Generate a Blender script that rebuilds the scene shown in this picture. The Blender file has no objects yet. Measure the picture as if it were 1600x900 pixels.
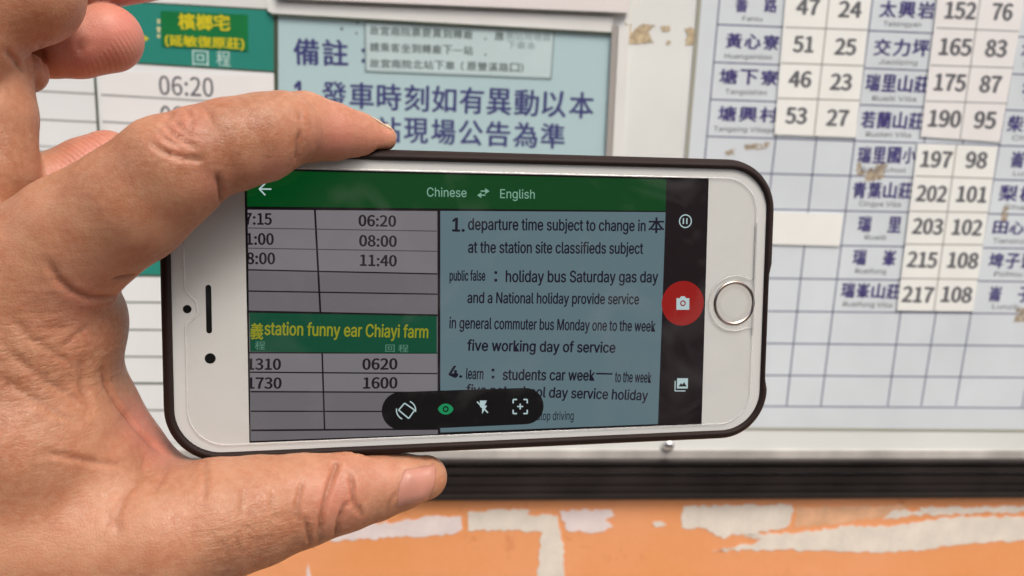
import bpy, bmesh, math, random
import numpy as np
from mathutils import Vector, Matrix
from mathutils.bvhtree import BVHTree
random.seed(7)
sc = bpy.context.scene
COL = sc.collection

# ------------------------------------------------------------------ camera
F, CX, CY = 1250.0, 800.0, 450.0
CAMZ = 1.45
BOARD_Y = 0.50
RB = np.array([[0.99600089, -0.03650206, -0.08154652],
               [0.01848951, 0.97718551, -0.21158123],
               [0.08740923, 0.20922734, 0.97395254]])          # columns: wall right, wall down, into wall (camera frame)
right = Vector((RB[0, 0], RB[0, 2], -RB[0, 1]))
down = Vector((RB[1, 0], RB[1, 2], -RB[1, 1]))
fwd = Vector((RB[2, 0], RB[2, 2], -RB[2, 1]))
MCAM = Matrix(((right.x, -down.x, -fwd.x, 0), (right.y, -down.y, -fwd.y, 0), (right.z, -down.z, -fwd.z, CAMZ), (0, 0, 0, 1)))
cam = bpy.data.cameras.new('camera')
cam.lens = F / 1600 * 36; cam.sensor_width = 36; cam.sensor_fit = 'HORIZONTAL'
cam.clip_start = 0.01; cam.clip_end = 500
cam.dof.use_dof = True; cam.dof.focus_distance = 0.176; cam.dof.aperture_fstop = 22.5
camo = bpy.data.objects.new('camera', cam); COL.objects.link(camo); camo.matrix_world = MCAM
sc.camera = camo

# ------------------------------------------------------------------ light
SUN_EL, SUN_AZ = 58, 150          # azimuth of the sun, clockwise from +Y (the wall faces -Y)
w = bpy.data.worlds.new('World'); sc.world = w; w.use_nodes = True
wn = w.node_tree.nodes; wl = w.node_tree.links
sky = wn.new('ShaderNodeTexSky'); sky.sky_type = 'NISHITA'; sky.sun_disc = False
sky.sun_elevation = math.radians(SUN_EL); sky.sun_rotation = math.radians(SUN_AZ)
sky.air_density = 1.0; sky.dust_density = 6.0; sky.ozone_density = 0.2
wl.new(sky.outputs[0], wn['Background'].inputs[0]); wn['Background'].inputs[1].default_value = 0.15
sl = bpy.data.lights.new('sun', 'SUN'); sl.energy = 1.5; sl.angle = math.radians(22); sl.color = (1, .975, .91)
so = bpy.data.objects.new('sun', sl); COL.objects.link(so)
az, el = math.radians(SUN_AZ), math.radians(SUN_EL)
sd = Vector((math.sin(az) * math.cos(el), math.cos(az) * math.cos(el), math.sin(el)))
so.rotation_euler = sd.to_track_quat('Z', 'Y').to_euler(); so.location = (0, -3, 5)
sc.view_settings.view_transform = 'Standard'; sc.view_settings.look = 'None'
sc.view_settings.exposure = 0.26; sc.view_settings.gamma = 1

# ------------------------------------------------------------------ materials
def lin(c):
    return tuple((v / 255 / 12.92) if v / 255 <= .04045 else ((v / 255 + .055) / 1.055) ** 2.4 for v in c)
def mat(name, col, rough=.5, spec=.5, noise=0, nscale=40, metal=0, bump=0, bscale=400, coat=0, emit=0, stretch=None):
    m = bpy.data.materials.new(name); m.use_nodes = True; nt = m.node_tree; b = nt.nodes['Principled BSDF']
    b.inputs['Base Color'].default_value = (*col, 1); b.inputs['Roughness'].default_value = rough
    b.inputs['Specular IOR Level'].default_value = spec; b.inputs['Metallic'].default_value = metal
    b.inputs['Coat Weight'].default_value = coat; b.inputs['Coat Roughness'].default_value = .04
    tc = nt.nodes.new('ShaderNodeTexCoord'); src = tc.outputs['Object']
    if stretch:
        mp = nt.nodes.new('ShaderNodeMapping'); mp.inputs['Scale'].default_value = stretch
        nt.links.new(src, mp.inputs[0]); src = mp.outputs[0]
    if noise:
        n = nt.nodes.new('ShaderNodeTexNoise'); n.inputs['Scale'].default_value = nscale; n.inputs['Detail'].default_value = 7
        nt.links.new(src, n.inputs['Vector'])
        r = nt.nodes.new('ShaderNodeMapRange'); r.inputs['From Min'].default_value = .3; r.inputs['From Max'].default_value = .7
        r.inputs['To Min'].default_value = 1 - noise; r.inputs['To Max'].default_value = 1 + noise * .5
        nt.links.new(n.outputs['Fac'], r.inputs['Value'])
        mx = nt.nodes.new('ShaderNodeVectorMath'); mx.operation = 'SCALE'; mx.inputs[0].default_value = col
        nt.links.new(r.outputs[0], mx.inputs['Scale']); nt.links.new(mx.outputs[0], b.inputs['Base Color'])
    if bump:
        n2 = nt.nodes.new('ShaderNodeTexNoise'); n2.inputs['Scale'].default_value = bscale; n2.inputs['Detail'].default_value = 4
        nt.links.new(src, n2.inputs['Vector'])
        bp = nt.nodes.new('ShaderNodeBump'); bp.inputs['Strength'].default_value = bump; bp.inputs['Distance'].default_value = .001
        nt.links.new(n2.outputs['Fac'], bp.inputs['Height']); nt.links.new(bp.outputs[0], b.inputs['Normal'])
    if emit:
        b.inputs['Emission Color'].default_value = (*col, 1); b.inputs['Emission Strength'].default_value = emit
    return m
def screen_mat(name, rgb, k=1.0):
    m = bpy.data.materials.new(name); m.use_nodes = True; b = m.node_tree.nodes['Principled BSDF']
    c = tuple(v * .76 for v in lin(rgb))
    b.inputs['Base Color'].default_value = (.006, .006, .006, 1); b.inputs['Roughness'].default_value = .5
    b.inputs['Specular IOR Level'].default_value = 0
    b.inputs['Emission Color'].default_value = (*c, 1); b.inputs['Emission Strength'].default_value = k
    return m
M = dict(
    panel=mat('white painted metal', (.72, .745, .725), .38, noise=.10, nscale=9, bump=.05, bscale=60),
    channel=mat('clear white plastic channel', (.76, .775, .755), .25, noise=.05, nscale=20),
    pinkplastic=mat('warm white plastic strip', (.76, .72, .71), .3, noise=.04, nscale=15),
    greyedge=mat('grey plastic edge', (.36, .34, .32), .4),
    sheetwhite=mat('laminated white paper', (.76, .785, .785), .33, noise=.05, nscale=12),
    timepaper=mat('white time slip paper', (.80, .79, .785), .5, noise=.04, nscale=20),
    slipwhite=mat('white number slip paper', (.83, .85, .82), .5, noise=.04, nscale=30),
    sheetblue=mat('pale blue paper', (.43, .59, .62), .4, noise=.04, nscale=14),
    slipblue=mat('faded correction slip', (.50, .63, .64), .45, noise=.06, nscale=30),
    farepaper=mat('pale grey blue laminated paper', (.66, .72, .76), .3, noise=.08, nscale=16),
    teal=mat('teal printed band', (.022, .235, .185), .4, noise=.05, nscale=20),
    green=mat('green sticker film', (.005, .17, .045), .4, noise=.12, nscale=60),
    yellow=mat('yellow print', (.60, .52, .01), .5),
    whiteprint=mat('pale print', (.5, .68, .64), .5),
    navy=mat('navy ink', (.045, .05, .18), .5), violet=mat('violet blue ink', (.06, .05, .20), .5, noise=.3, nscale=300),
    grey=mat('grey ink', (.12, .125, .14), .5), black=mat('black ink', (.03, .03, .03), .5),
    greyline=mat('grey ruled line', (.15, .165, .27), .5), oliveline=mat('dark ruled line', (.055, .07, .045), .5),
    paleline=mat('pale ruled line', (.42, .42, .41), .5), slipline=mat('slip ruled line', (.36, .36, .35), .5),
    slipink=mat('faded black ink', (.17, .22, .22), .5), paleink=mat('washed out ink', (.24, .33, .34), .5),
    rail=mat('dark aluminium rail', (.022, .017, .015), .36, noise=.3, nscale=25, bump=.05, bscale=200),
    railface=mat('dusty aluminium rail', (.020, .015, .0145), .3, noise=.5, nscale=25),
    orange=None, scrap=None,
    glue=mat('brown glue residue', (.55, .44, .28), .7, noise=.5, nscale=300),
    gluedark=mat('dark glue residue', (.40, .33, .24), .7, noise=.5, nscale=260),
    glint=mat('chrome screw', (.8, .8, .78), .12, metal=1),
    case=mat('dark brown rubber case', (.020, .012, .0105), .6, spec=.16, bump=.04, bscale=900),
    bezel=mat('white glass bezel', (.535, .545, .535), .2, spec=.3),
    metalring=mat('polished rose metal', (.60, .50, .45), .15, metal=1),
    homewhite=mat('white sapphire button', (.50, .50, .49), .12),
    hole=mat('black aperture', (.004, .004, .004), .3),
    greyport=mat('phone body aluminium', (.5, .42, .38), .35, metal=1),
    asphalt=mat('asphalt', (.05, .05, .05), .9, noise=.3, nscale=20, bump=.4, bscale=60),
    concrete=mat('concrete paving', (.24, .23, .21), .85, noise=.25, nscale=6),
)
# screen colours
MS = dict(
    black=screen_mat('screen black', (8, 6, 8), .8), green=screen_mat('screen green bar', (0, 66, 24)),
    grey=screen_mat('screen image grey', (108, 104, 109)), grey2=screen_mat('screen image pale grey', (121, 117, 122)),
    blue=screen_mat('screen image blue', (95, 117, 125)), side=screen_mat('screen side black', (24, 14, 19)),
    hdr=screen_mat('screen image green', (4, 74, 50)), yellow=screen_mat('screen yellow text', (142, 142, 28)),
    ink=screen_mat('screen ink', (22, 18, 36)), line=screen_mat('screen ruled line', (20, 10, 16)),
    line2=screen_mat('screen faint line', (78, 68, 70)), num=screen_mat('screen digits', (28, 20, 26)),
    white=screen_mat('screen white icon', (182, 205, 208)), label=screen_mat('screen pale label', (128, 172, 152)),
    red=screen_mat('screen red button', (150, 22, 18)), pill=screen_mat('screen toolbar', (6, 5, 7)),
    eye=screen_mat('screen eye icon', (20, 140, 88)), faint=screen_mat('screen faint print', (90, 135, 118)),
)
# orange wall: paint with fine wear
def wall_mat():
    m = bpy.data.materials.new('orange wall paint'); m.use_nodes = True; nt = m.node_tree; b = nt.nodes['Principled BSDF']
    tc = nt.nodes.new('ShaderNodeTexCoord')
    n = nt.nodes.new('ShaderNodeTexNoise'); n.inputs['Scale'].default_value = 9; n.inputs['Detail'].default_value = 9; n.inputs['Roughness'].default_value = .65
    cr = nt.nodes.new('ShaderNodeValToRGB'); e = cr.color_ramp.elements
    e[0].position = .3; e[0].color = (.82, .33, .115, 1); e[1].position = .72; e[1].color = (.87, .39, .19, 1)
    n2 = nt.nodes.new('ShaderNodeTexNoise'); n2.inputs['Scale'].default_value = 160; n2.inputs['Detail'].default_value = 5
    bp = nt.nodes.new('ShaderNodeBump'); bp.inputs['Strength'].default_value = .25; bp.inputs['Distance'].default_value = .001
    L = nt.links.new
    L(tc.outputs['Object'], n.inputs['Vector']); L(tc.outputs['Object'], n2.inputs['Vector'])
    n3 = nt.nodes.new('ShaderNodeTexNoise'); n3.inputs['Scale'].default_value = 55; n3.inputs['Detail'].default_value = 8; n3.inputs['Roughness'].default_value = .7
    r3 = nt.nodes.new('ShaderNodeMapRange'); r3.inputs[1].default_value = .60; r3.inputs[2].default_value = .74; r3.inputs[3].default_value = 0; r3.inputs[4].default_value = .55
    mx = nt.nodes.new('ShaderNodeMix'); mx.data_type = 'RGBA'; mx.inputs[7].default_value = (.50, .15, .045, 1)
    L(tc.outputs['Object'], n3.inputs['Vector']); L(n3.outputs['Fac'], r3.inputs[0]); L(r3.outputs[0], mx.inputs['Factor']); L(cr.outputs[0], mx.inputs[6])
    L(n.outputs['Fac'], cr.inputs[0]); L(mx.outputs[2], b.inputs['Base Color']); L(n2.outputs['Fac'], bp.inputs['Height']); L(bp.outputs[0], b.inputs['Normal'])
    b.inputs['Roughness'].default_value = .55
    return m
M['orange'] = wall_mat()
M['scrap'] = mat('torn paper residue', (.78, .71, .62), .8, noise=.12, nscale=60, bump=.3, bscale=300)
M['scrappink'] = mat('torn pinkish paper residue', (.80, .70, .68), .8, noise=.12, nscale=60, bump=.3, bscale=300)
M['scrapthin'] = mat('thin glue film on orange', (.80, .46, .27), .6, noise=.2, nscale=90)

# ------------------------------------------------------------------ helpers
def tag(o, label=None, cat=None, group=None, kind=None):
    if label: o['label'] = label
    if cat: o['category'] = cat
    if group: o['group'] = group
    if kind: o['kind'] = kind
    return o
def empty(name, loc, label, cat, group=None):
    o = bpy.data.objects.new(name, None); COL.objects.link(o); o.location = loc; o.empty_display_size = .01
    o['loc0'] = tuple(loc); return tag(o, label, cat, group)
LOC = {}
def mk(name, V, Fc, m, parent=None, local=False, smooth=False):
    """one mesh object; V are world points unless local (then the parent's own frame)"""
    V = [Vector(v) for v in V]
    if local: off = Vector((0, 0, 0))
    elif parent: off = LOC.get(parent.name, parent.location.copy())
    else:
        off = sum(V, Vector()) / len(V)
    me = bpy.data.meshes.new(name); me.from_pydata([v - off for v in V], [], Fc)
    if isinstance(m, (list, tuple)):
        for q in m: me.materials.append(q)
    else: me.materials.append(m)
    o = bpy.data.objects.new(name, me); COL.objects.link(o)
    if smooth:
        for p in me.polygons: p.use_smooth = True
    if parent: o.parent = parent; LOC[o.name] = off
    else: o.location = off; LOC[o.name] = off.copy()
    return o
def B(px, py, off=0.0):
    """photo pixel -> point on the wall plane, off = mm in front of the board face"""
    u, v = (px - CX) / F, (py - CY) / F
    d = Vector((u * RB[0, 0] + v * RB[1, 0] + RB[2, 0], u * RB[0, 2] + v * RB[1, 2] + RB[2, 2], -(u * RB[0, 1] + v * RB[1, 1] + RB[2, 1])))
    t = (BOARD_Y - off / 1000) / d.y
    return Vector((d.x * t, d.y * t, CAMZ + d.z * t))
# phone frame
RP = np.array([[0.97979501, 0.01108748, 0.19969679], [0.00560647, 0.99654729, -0.08283756], [-0.19992575, 0.08228342, 0.9763499]])
TP = np.array([-5.37101375, -3.898894, -181.58410229])
NP_ = RP @ np.array([0, 0, 1.])
def Smm(px, py, z=0.0):
    d = np.array([(px - CX) / F, -(py - CY) / F, -1.]); o = TP + NP_ * z
    return RP.T @ (d * (o @ NP_) / (d @ NP_) - TP)
def S(px, py, z=0.0):
    return Vector(Smm(px, py, z) / 1000)
def prism(Mp, pts, z0, z1):
    n = len(pts); a = [Mp(x, y, z0) for x, y in pts]
    # keep walls square to the plane: same in-plane outline, raised
    b = [Mp(x, y, z1) for x, y in pts]
    return a + b, [list(range(n, 2 * n))] + [[i, (i + 1) % n, n + (i + 1) % n, n + i] for i in range(n)]
class MB:
    def __init__(s): s.V = []; s.F = []
    def add(s, V, Fc):
        k = len(s.V); s.V += list(V); s.F += [[i + k for i in f] for f in Fc]
    def quad(s, Mp, pts, z): s.add([Mp(x, y, z) for x, y in pts], [list(range(len(pts)))])
    def slab(s, Mp, pts, z0, z1): s.add(*prism(Mp, pts, z0, z1))
    def line(s, Mp, a, b, w, z):
        A = Mp(*a, z); Bq = Mp(*b, z); d = (Bq - A).normalized()
        nrm = Vector((0, -1, 0)) if Mp is B else Vector((0, 0, 1))
        p = d.cross(nrm).normalized() * (w / 2000)
        s.add([A - p, Bq - p, Bq + p, A + p], [[0, 1, 2, 3]])
    def build(s, name, m, parent=None, **k): return mk(name, s.V, s.F, m, parent, **k)
_tc = {}
import os
FD_ = os.path.join(bpy.utils.resource_path('LOCAL'), 'datafiles', 'fonts')
def font(fn):
    try: return bpy.data.fonts.load(os.path.join(FD_, fn))
    except Exception: return None
FONT = {'cjk': font('Noto Sans CJK Regular.woff2'), 'sans': font('Inter.woff2')}
def text_mesh(body, fnt='sans', res=3):
    key = (body, fnt)
    if key in _tc: return _tc[key]
    c = bpy.data.curves.new('t', 'FONT'); c.body = body; c.resolution_u = res
    if FONT.get(fnt): c.font = FONT[fnt]
    o = bpy.data.objects.new('t', c); COL.objects.link(o)
    bpy.context.view_layer.update()
    me = bpy.data.meshes.new_from_object(o.evaluated_get(bpy.context.evaluated_depsgraph_get()))
    V = np.array([v.co[:] for v in me.vertices]); Fc = [list(p.vertices) for p in me.polygons]
    bpy.data.objects.remove(o); bpy.data.meshes.remove(me)
    _tc[key] = (V, Fc); return V, Fc
CAPS = {k: text_mesh('H', k)[0][:, 1].max() for k in FONT}
def text(Mp, body, L, R, h, z, name, m, parent, bold=0, cap=True, shear=0, clip=None, fnt=None):
    """lettering from baseline point L to R (pixels), h = capital (or bounding) height in pixels at L"""
    fnt = fnt or ('cjk' if any(ord(c) > 0x2fff for c in body) else 'sans')
    V, Fc = text_mesh(body, fnt)
    if bold > 0:      # heavier strokes: the same outline set three times, slightly apart
        V = np.array(V); n0 = len(V); ks = (-1, 0, 1)
        Vs = []; Fs = []
        for j, kx in enumerate(ks):
            W_ = V.copy(); W_[:, 0] += kx * bold; W_[:, 2] = j; Vs.append(W_); Fs += [[i + j * n0 for i in f] for f in Fc]
        for j, ky in ((3, -1), (4, 1)):
            W_ = V.copy(); W_[:, 1] += ky * bold * .6; W_[:, 2] = j; Vs.append(W_); Fs += [[i + j * n0 for i in f] for f in Fc]
        V = np.concatenate(Vs); Fc = Fs
    x0, x1 = V[:, 0].min(), V[:, 0].max()
    A = Mp(*L, z); Bq = Mp(*R, z); u = (Bq - A)
    nrm = Vector((0, -1, 0)) if Mp is B else Vector((0, 0, 1))
    up = nrm.cross(u.normalized())
    mm = (Mp(L[0], L[1] - h, z) - A).length
    if cap: y0, ys = 0, mm / CAPS[fnt]
    else: y0 = V[:, 1].min(); ys = mm / (V[:, 1].max() - y0)
    P = [A + u * ((v[0] - x0) / (x1 - x0)) + up * ((v[1] - y0) * ys) + u.normalized() * (shear * (v[1] - y0) * ys) + nrm * (v[2] * (6e-6 if Mp is S else 1e-5)) for v in V]
    if clip is not None:      # drop what falls left of a local x (mm)
        P = [Vector((max(p.x, clip / 1000), p.y, p.z)) for p in P]
    return mk(name, P, Fc, m, parent, local=(Mp is S))
def lerp(a, b, t): return (a[0] + (b[0] - a[0]) * t, a[1] + (b[1] - a[1]) * t)
def jag(pts, amp, step=9, seed=1):
    rnd = random.Random(seed); out = []
    for i, a in enumerate(pts):
        b = pts[(i + 1) % len(pts)]; L = math.dist(a, b); n = max(1, int(L / step)); ux, uy = (b[0] - a[0]) / L, (b[1] - a[1]) / L
        for k in range(n):
            p = lerp(a, b, k / n); j = rnd.uniform(-amp, amp) if k else 0
            out.append((p[0] - uy * j, p[1] + ux * j))
    return out
def boxm(x0, x1, y0, y1, z0, z1):
    V = [(x, y, z) for x in (x0, x1) for y in (y0, y1) for z in (z0, z1)]
    return V, [[0, 1, 3, 2], [4, 6, 7, 5], [0, 4, 5, 1], [2, 3, 7, 6], [0, 2, 6, 4], [1, 5, 7, 3]]

# ------------------------------------------------------------------ setting
mb = MB(); mb.add(*boxm(-60, 60, -60, 8, -.3, 0)); g = mb.build('ground', M['asphalt']); tag(g, kind='structure')
mb = MB(); mb.add(*boxm(-12, 12, -1.6, .53, .002, .14)); g = mb.build('pavement', M['concrete']); tag(g, kind='structure')
WALLF = B(800, 800, -2.6).y
mb = MB(); mb.add(*boxm(-3.5, 3.5, WALLF, WALLF + .2, .14, 3.0)); wall = mb.build('wall', M['orange']); tag(wall, kind='structure')

# unseen leafy block behind the camera, added to darken the phone glass's reflections
rh = random.Random(5); V = []; Fh = []
bx_, bf_ = boxm(-13, 13, -9.2, -8.0, 0, 4.6); V += bx_; Fh += bf_
for i in range(26000):
    x = rh.uniform(-13.2, 13.2); z = rh.uniform(.05, 4.9 + .35 * math.sin(x * 1.3) + .2 * math.sin(x * 3.1)); y = -7.9 + rh.uniform(-.25, .3) * (1 if z < 4.4 else 3)
    a, b_ = rh.uniform(0, 6.3), rh.uniform(-1, 1); s_ = rh.uniform(.05, .10)
    u = Vector((math.cos(a), math.sin(a) * .5, math.sin(a))) * s_; v = Vector((-math.sin(a), b_, math.cos(a))).normalized() * s_ * .6; c = Vector((x, y, z))
    k = len(V); V += [c - u, c - v, c + u, c + v]; Fh.append([k, k + 1, k + 2, k + 3])
hg = mk('added_hedge', V, Fh, mat('hedge leaves', (.045, .075, .03), .6, noise=.5, nscale=2)); tag(hg, kind='stuff')

# ------------------------------------------------------------------ notice board
zr_top = B(1160, 720.5, 6).z; zr_bot = B(1160, 784.5, 6).z
bd = empty('notice_board', (0, BOARD_Y, zr_bot), 'white painted notice board with a ribbed dark rail along its lower edge', 'notice board')
mb = MB(); mb.add(*boxm(-1.1, 1.15, BOARD_Y, BOARD_Y + .0024, zr_bot + .004, 2.15)); mb.build('panel', M['panel'], bd)
# inner sill strip, grey and grimy, just above the rail
zs1 = B(1160, 704, 1.5).z
mb = MB(); mb.add(*boxm(-1.1, 1.15, BOARD_Y - .0015, BOARD_Y - .0001, zr_top - .002, zs1))
mb.build('sill_strip', mat('grimy white strip', (.50, .48, .45), .5, noise=.3, nscale=35, stretch=(1, 1, .4)), bd)
# rail: extruded aluminium section
mb = MB()
span = zr_top - zr_bot
def yof(py): return zr_bot + span * (784.5 - py) / (784.5 - 720.5)
prof = [(720.5, 0), (720.5, 5), (722, 7.5), (727, 7.5), (728.3, -.5), (731.8, -.5), (733, 7), (740.5, 7), (741.6, -.5), (745.8, -.5), (747, 8.5), (756, 9), (756.6, 7), (758.4, 7), (759, 9.4), (766.8, 9.8), (767.4, 8), (769.2, 8), (769.8, 10), (776, 9.4), (777.5, 6), (779, 3), (784.5, 2.5), (784.5, -4)]
pp = [(BOARD_Y - d * .62 / 1000, yof(py)) for py, d in prof]; n = len(pp)
V = [(x, y, z) for x in (-1.12, 1.17) for y, z in pp]
mb.add(V, [[i, (i + 1) % n, n + (i + 1) % n, n + i] for i in range(n)] + [list(range(n))[::-1], list(range(n, 2 * n))])
mb.build('rail', M['railface'], bd)
for x in (-1.12, 1.15):
    mb = MB(); mb.add(*boxm(x - .02, x + .02, BOARD_Y - .011, BOARD_Y + .004, zr_top + .001, 2.17)); mb.build('frame_post', M['rail'], bd)
mb = MB(); mb.add(*boxm(-1.14, 1.17, BOARD_Y - .012, BOARD_Y + .004, 2.171, 2.2)); mb.build('frame_top', M['rail'], bd)

# clear channel strips above the blue notice
ch = mk('plastic_channel', *prism(B, [(418, 3), (470, 6), (958, 27), (956, 51), (430, 23), (418, 17)], .2, 2.2), M['channel'])
tag(ch, 'white plastic strip along the top edge of the blue notice', 'plastic strip')
ch = mk('plastic_cover', *prism(B, [(430, -90), (990, -90), (982, 20), (432, -3)], 1.4, 5.2), M['pinkplastic'])
tag(ch, 'wide pinkish white plate at the top centre overlapping the strip above the blue notice', 'plate')
mb = MB(); mb.slab(B, [(956.5, 40), (966, 40), (955, 260), (940, 660), (930, 660), (946, 260)], .1, 2.6)
tag(mb.build('edge_strip', M['greyedge']), 'thin grey edging down the right side of the blue notice', 'edging')
mb = MB(); mb.slab(B, [(967, 40), (984, 40), (972, 260), (956, 660), (941, 660), (956, 260)], .1, 1.8)
tag(mb.build('channel_strip', M['channel']), 'glossy white upright strip next to the grey edging', 'plastic strip')

# ------------------------------------------------------------------ left timetable
tt = empty('timetable_sheet', B(250, 300, .3), 'white timetable sheet with a teal heading band behind the fingers', 'timetable')
mk('paper', *prism(B, [(-120, -20), (240, 3), (430, 16), (431, 140), (431.5, 300), (431, 690), (-60, 690)], 0.02, .35), M['sheetwhite'], tt)
mb = MB(); mb.quad(B, [(-100, -14), (240, 4), (428, 17), (428.5, 112), (200, 98), (-100, 80)], .42); mb.build('heading_band', M['teal'], tt)
mb = MB(); mb.quad(B, [(-100, 383), (240, 390), (427, 394), (427, 432), (240, 429.5), (-60, 428)], .42); mb.build('heading_band', M['teal'], tt)
text(B, '回', (301, 102), (326, 103.5), 24, .5, 'printed_text', M['whiteprint'], tt, cap=False)
text(B, '程', (338, 103), (360, 104.5), 24, .5, 'printed_text', M['whiteprint'], tt, cap=False)
mb = MB(); mb.quad(B, [(196, 60), (214, 48), (233, 60.5), (213, 73)], .5); mb.build('printed_arrow', M['yellow'], tt)
mb = MB()
for a, b, wd in (((-100, -15), (429, 15.5), .9), ((-100, 79), (429, 112.5), 1.0), ((429.8, 14), (431, 690), 1.6),
                 ((147, 96), (176, 560), 1.5), ((-60, 427.5), (428, 433), 1.3), ((40, 237), (430, 252), 1.4), ((100, 598), (430, 600.5), 1.3),
                 ((176, 560), (180, 690), 1.2)): mb.line(B, a, b, wd, .47)
mb.build('grid_lines', M['oliveline'], tt)
mb = MB()
for a, b in (((60, 471), (429, 474)), ((60, 514), (429, 517)), ((60, 556), (429, 559)), ((60, 640), (429, 642)), ((20, 286), (430, 302)), ((20, 330), (430, 342))): mb.line(B, a, b, 1.0, .47)
mb.build('grid_lines', mat('grey green ruled line', (.16, .18, .15), .5), tt)
# time slips
ts = empty('time_slip', B(290, 170, .7), 'pinkish white slip with the departure times, pasted under the teal heading', 'paper slip')
mk('paper', *prism(B, [(156, 111), (428, 118), (429.5, 246), (165, 236)], .45, .75), M['timepaper'], ts)
mb = MB()
for a, b in (((158, 148), (429, 164)), ((160, 190), (429.5, 206))): mb.line(B, a, b, 1.2, .82)
mb.build('grid_lines', M['slipline'], ts)
text(B, '06:20', (249, 147.5), (334, 151), 29, .85, 'departure_time', M['grey'], ts, bold=.004, fnt='cjk')
text(B, '08:00', (251, 194.5), (336, 198), 29, .85, 'departure_time', M['grey'], ts, bold=.004, fnt='cjk')
ts2 = empty('time_slip', B(100, 170, .7), 'white slip with blank ruled rows in the left column beside the curled fingers', 'paper slip')
mk('paper', *prism(B, [(-60, 92), (145, 107), (153, 231), (-50, 222)], .45, .75), M['sheetwhite'], ts2)
mb = MB()
for a, b in (((-50, 136), (148, 147)), ((-50, 181), (151, 191))): mb.line(B, a, b, 1.2, .82)
mb.build('grid_lines', M['slipline'], ts2)
# green route sticker
gs = empty('route_sticker', B(318, 48, .7), 'green sticker with yellow Chinese lettering on the teal heading', 'sticker')
mk('film', *prism(B, [(251, 17), (387, 23), (388, 80), (253, 72.5)], .5, .8), M['green'], gs)
text(B, '檳榔宅', (279, 46), (360, 49), 26, .9, 'printed_text', M['yellow'], gs, bold=.012, cap=False)
text(B, '(延敏復原莊)', (258, 73.5), (382, 79.5), 20, .9, 'printed_text', M['yellow'], gs, bold=.012, cap=False)
mb = MB()
for i, (y, h_) in enumerate(((30, 7), (42, 9), (54, 5))): mb.quad(B, jag([(245, y), (250.5, y), (250.5, y + h_), (246, y + h_)], 1, 3, i), .46)
mres = mat('pale yellow residue', (.6, .58, .3), .6)
tag(mb.build('sticker_residue', mres), 'pale flecks left along the left side of the green sticker', 'residue', kind='stuff')

# ------------------------------------------------------------------ blue notice
bn = empty('notice_sheet', B(690, 130, .3), 'pale blue notice with large navy Chinese characters above the phone', 'notice')
mk('paper', *prism(B, [(432, 20), (956, 49), (946, 250), (930, 655), (433, 655)], .05, .5), M['sheetblue'], bn)
mb = MB(); mb.line(B, (424, 22.5), (957, 52), 1.3, 2.3); mb.build('border_line', M['oliveline'], bn)
mb = MB(); mb.line(B, (433, 24), (434, 655), 1.2, .56); mb.build('border_line', M['oliveline'], bn)
def cjk_row(body, x0, y0, x1, y1, h, m, parent, z, nm, bold=.012, skew=0):
    """one object per printed character, evenly spaced"""
    n = len(body); cw = (x1 - x0) / n; w_ = cw * .9
    for i, c in enumerate(body):
        if c == ' ': continue
        xa = x0 + i * cw; ya = y0 + (y1 - y0) * (xa - x0) / (x1 - x0); sl_ = (y1 - y0) / (x1 - x0)
        hh, ww, yo, xo = h, w_, 0, 0
        if c in '一—': hh, yo = h * .1, -h * .42
        if c in '。,，、‧': hh, ww, xo = h * .22, w_ * .25, 0
        if c in '(（': ww, xo = w_ * .3, w_ * .5
        if c in ')）': ww = w_ * .3
        text(B, c, (xa + xo, ya + yo + sl_ * xo), (xa + xo + ww, ya + yo + sl_ * (xo + ww)), hh, z, nm, m, parent, bold=bold, cap=False)
cjk_row('備註', 459, 101.5, 549, 104, 42, M['navy'], bn, .58, 'printed_character', .01)
mb = MB()
for cx_, cy_ in ((568, 79), (568, 95)): mb.quad(B, [(cx_ + 3.6 * math.cos(a * .785), cy_ + 3.6 * math.sin(a * .785)) for a in range(8)], .58)
mb.build('printed_colon', M['navy'], bn)
text(B, '1', (459, 165), (476, 166), 38, .58, 'printed_character', M['navy'], bn, bold=.03)
cjk_row('發車時刻如有異動以本', 503, 168, 931, 186.5, 42, M['navy'], bn, .58, 'printed_character', .008)
cjk_row('站現場公告為準', 588, 222, 886, 233.5, 40, M['navy'], bn, .58, 'printed_character', .008)
cjk_row('公車例假日及國定假日', 503, 300, 925, 312, 40, M['navy'], bn, .58, 'printed_character', .008)
mb = MB()
for cx_, cy_, r_ in ((534, 45, 3), (558.5, 36, 2.5), (557, 52, 2.2)): mb.quad(B, [(cx_ + r_ * math.cos(a), cy_ + r_ * math.sin(a)) for a in range(6)], .58)
mb.build('speck', M['slipink'], bn)
cs = empty('correction_slip', B(717, 80, .8), 'small framed slip with three lines of faded handwriting-style print pasted on the blue notice', 'paper slip')
mk('paper', *prism(B, [(571, 33), (866, 47), (860.5, 123), (572, 111)], .55, .85), M['slipblue'], cs)
mb = MB()
for a, b in (((571, 34), (866, 48.5)), ((866, 48), (861, 123)), ((861, 122.5), (571.5, 111)), ((571.5, 111), (570.5, 33))): mb.line(B, a, b, 1.0, .9)
mb.build('border_line', M['paleink'], cs)
cjk_row('故宮南院票要買到轉廠 ‧應', 578, 54.5, 789, 63.5, 14.5, M['slipink'], cs, .92, 'printed_character', .01)
cjk_row('請乘客坐到轉廠下一站 ‧', 578, 80.5, 773, 87.5, 14.5, M['slipink'], cs, .92, 'printed_character', .01)
cjk_row('故宮南院北站下車(原雙溪路口)', 578, 105.5, 830, 113.5, 14, M['slipink'], cs, .92, 'printed_character', .01)
cjk_row('票站現場買', 790, 62, 862, 65, 13, M['paleink'], cs, .92, 'faded_character', -.006)
cjk_row('下車本', 792, 76, 838, 78, 12, M['paleink'], cs, .92, 'faded_character', -.006)

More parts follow.
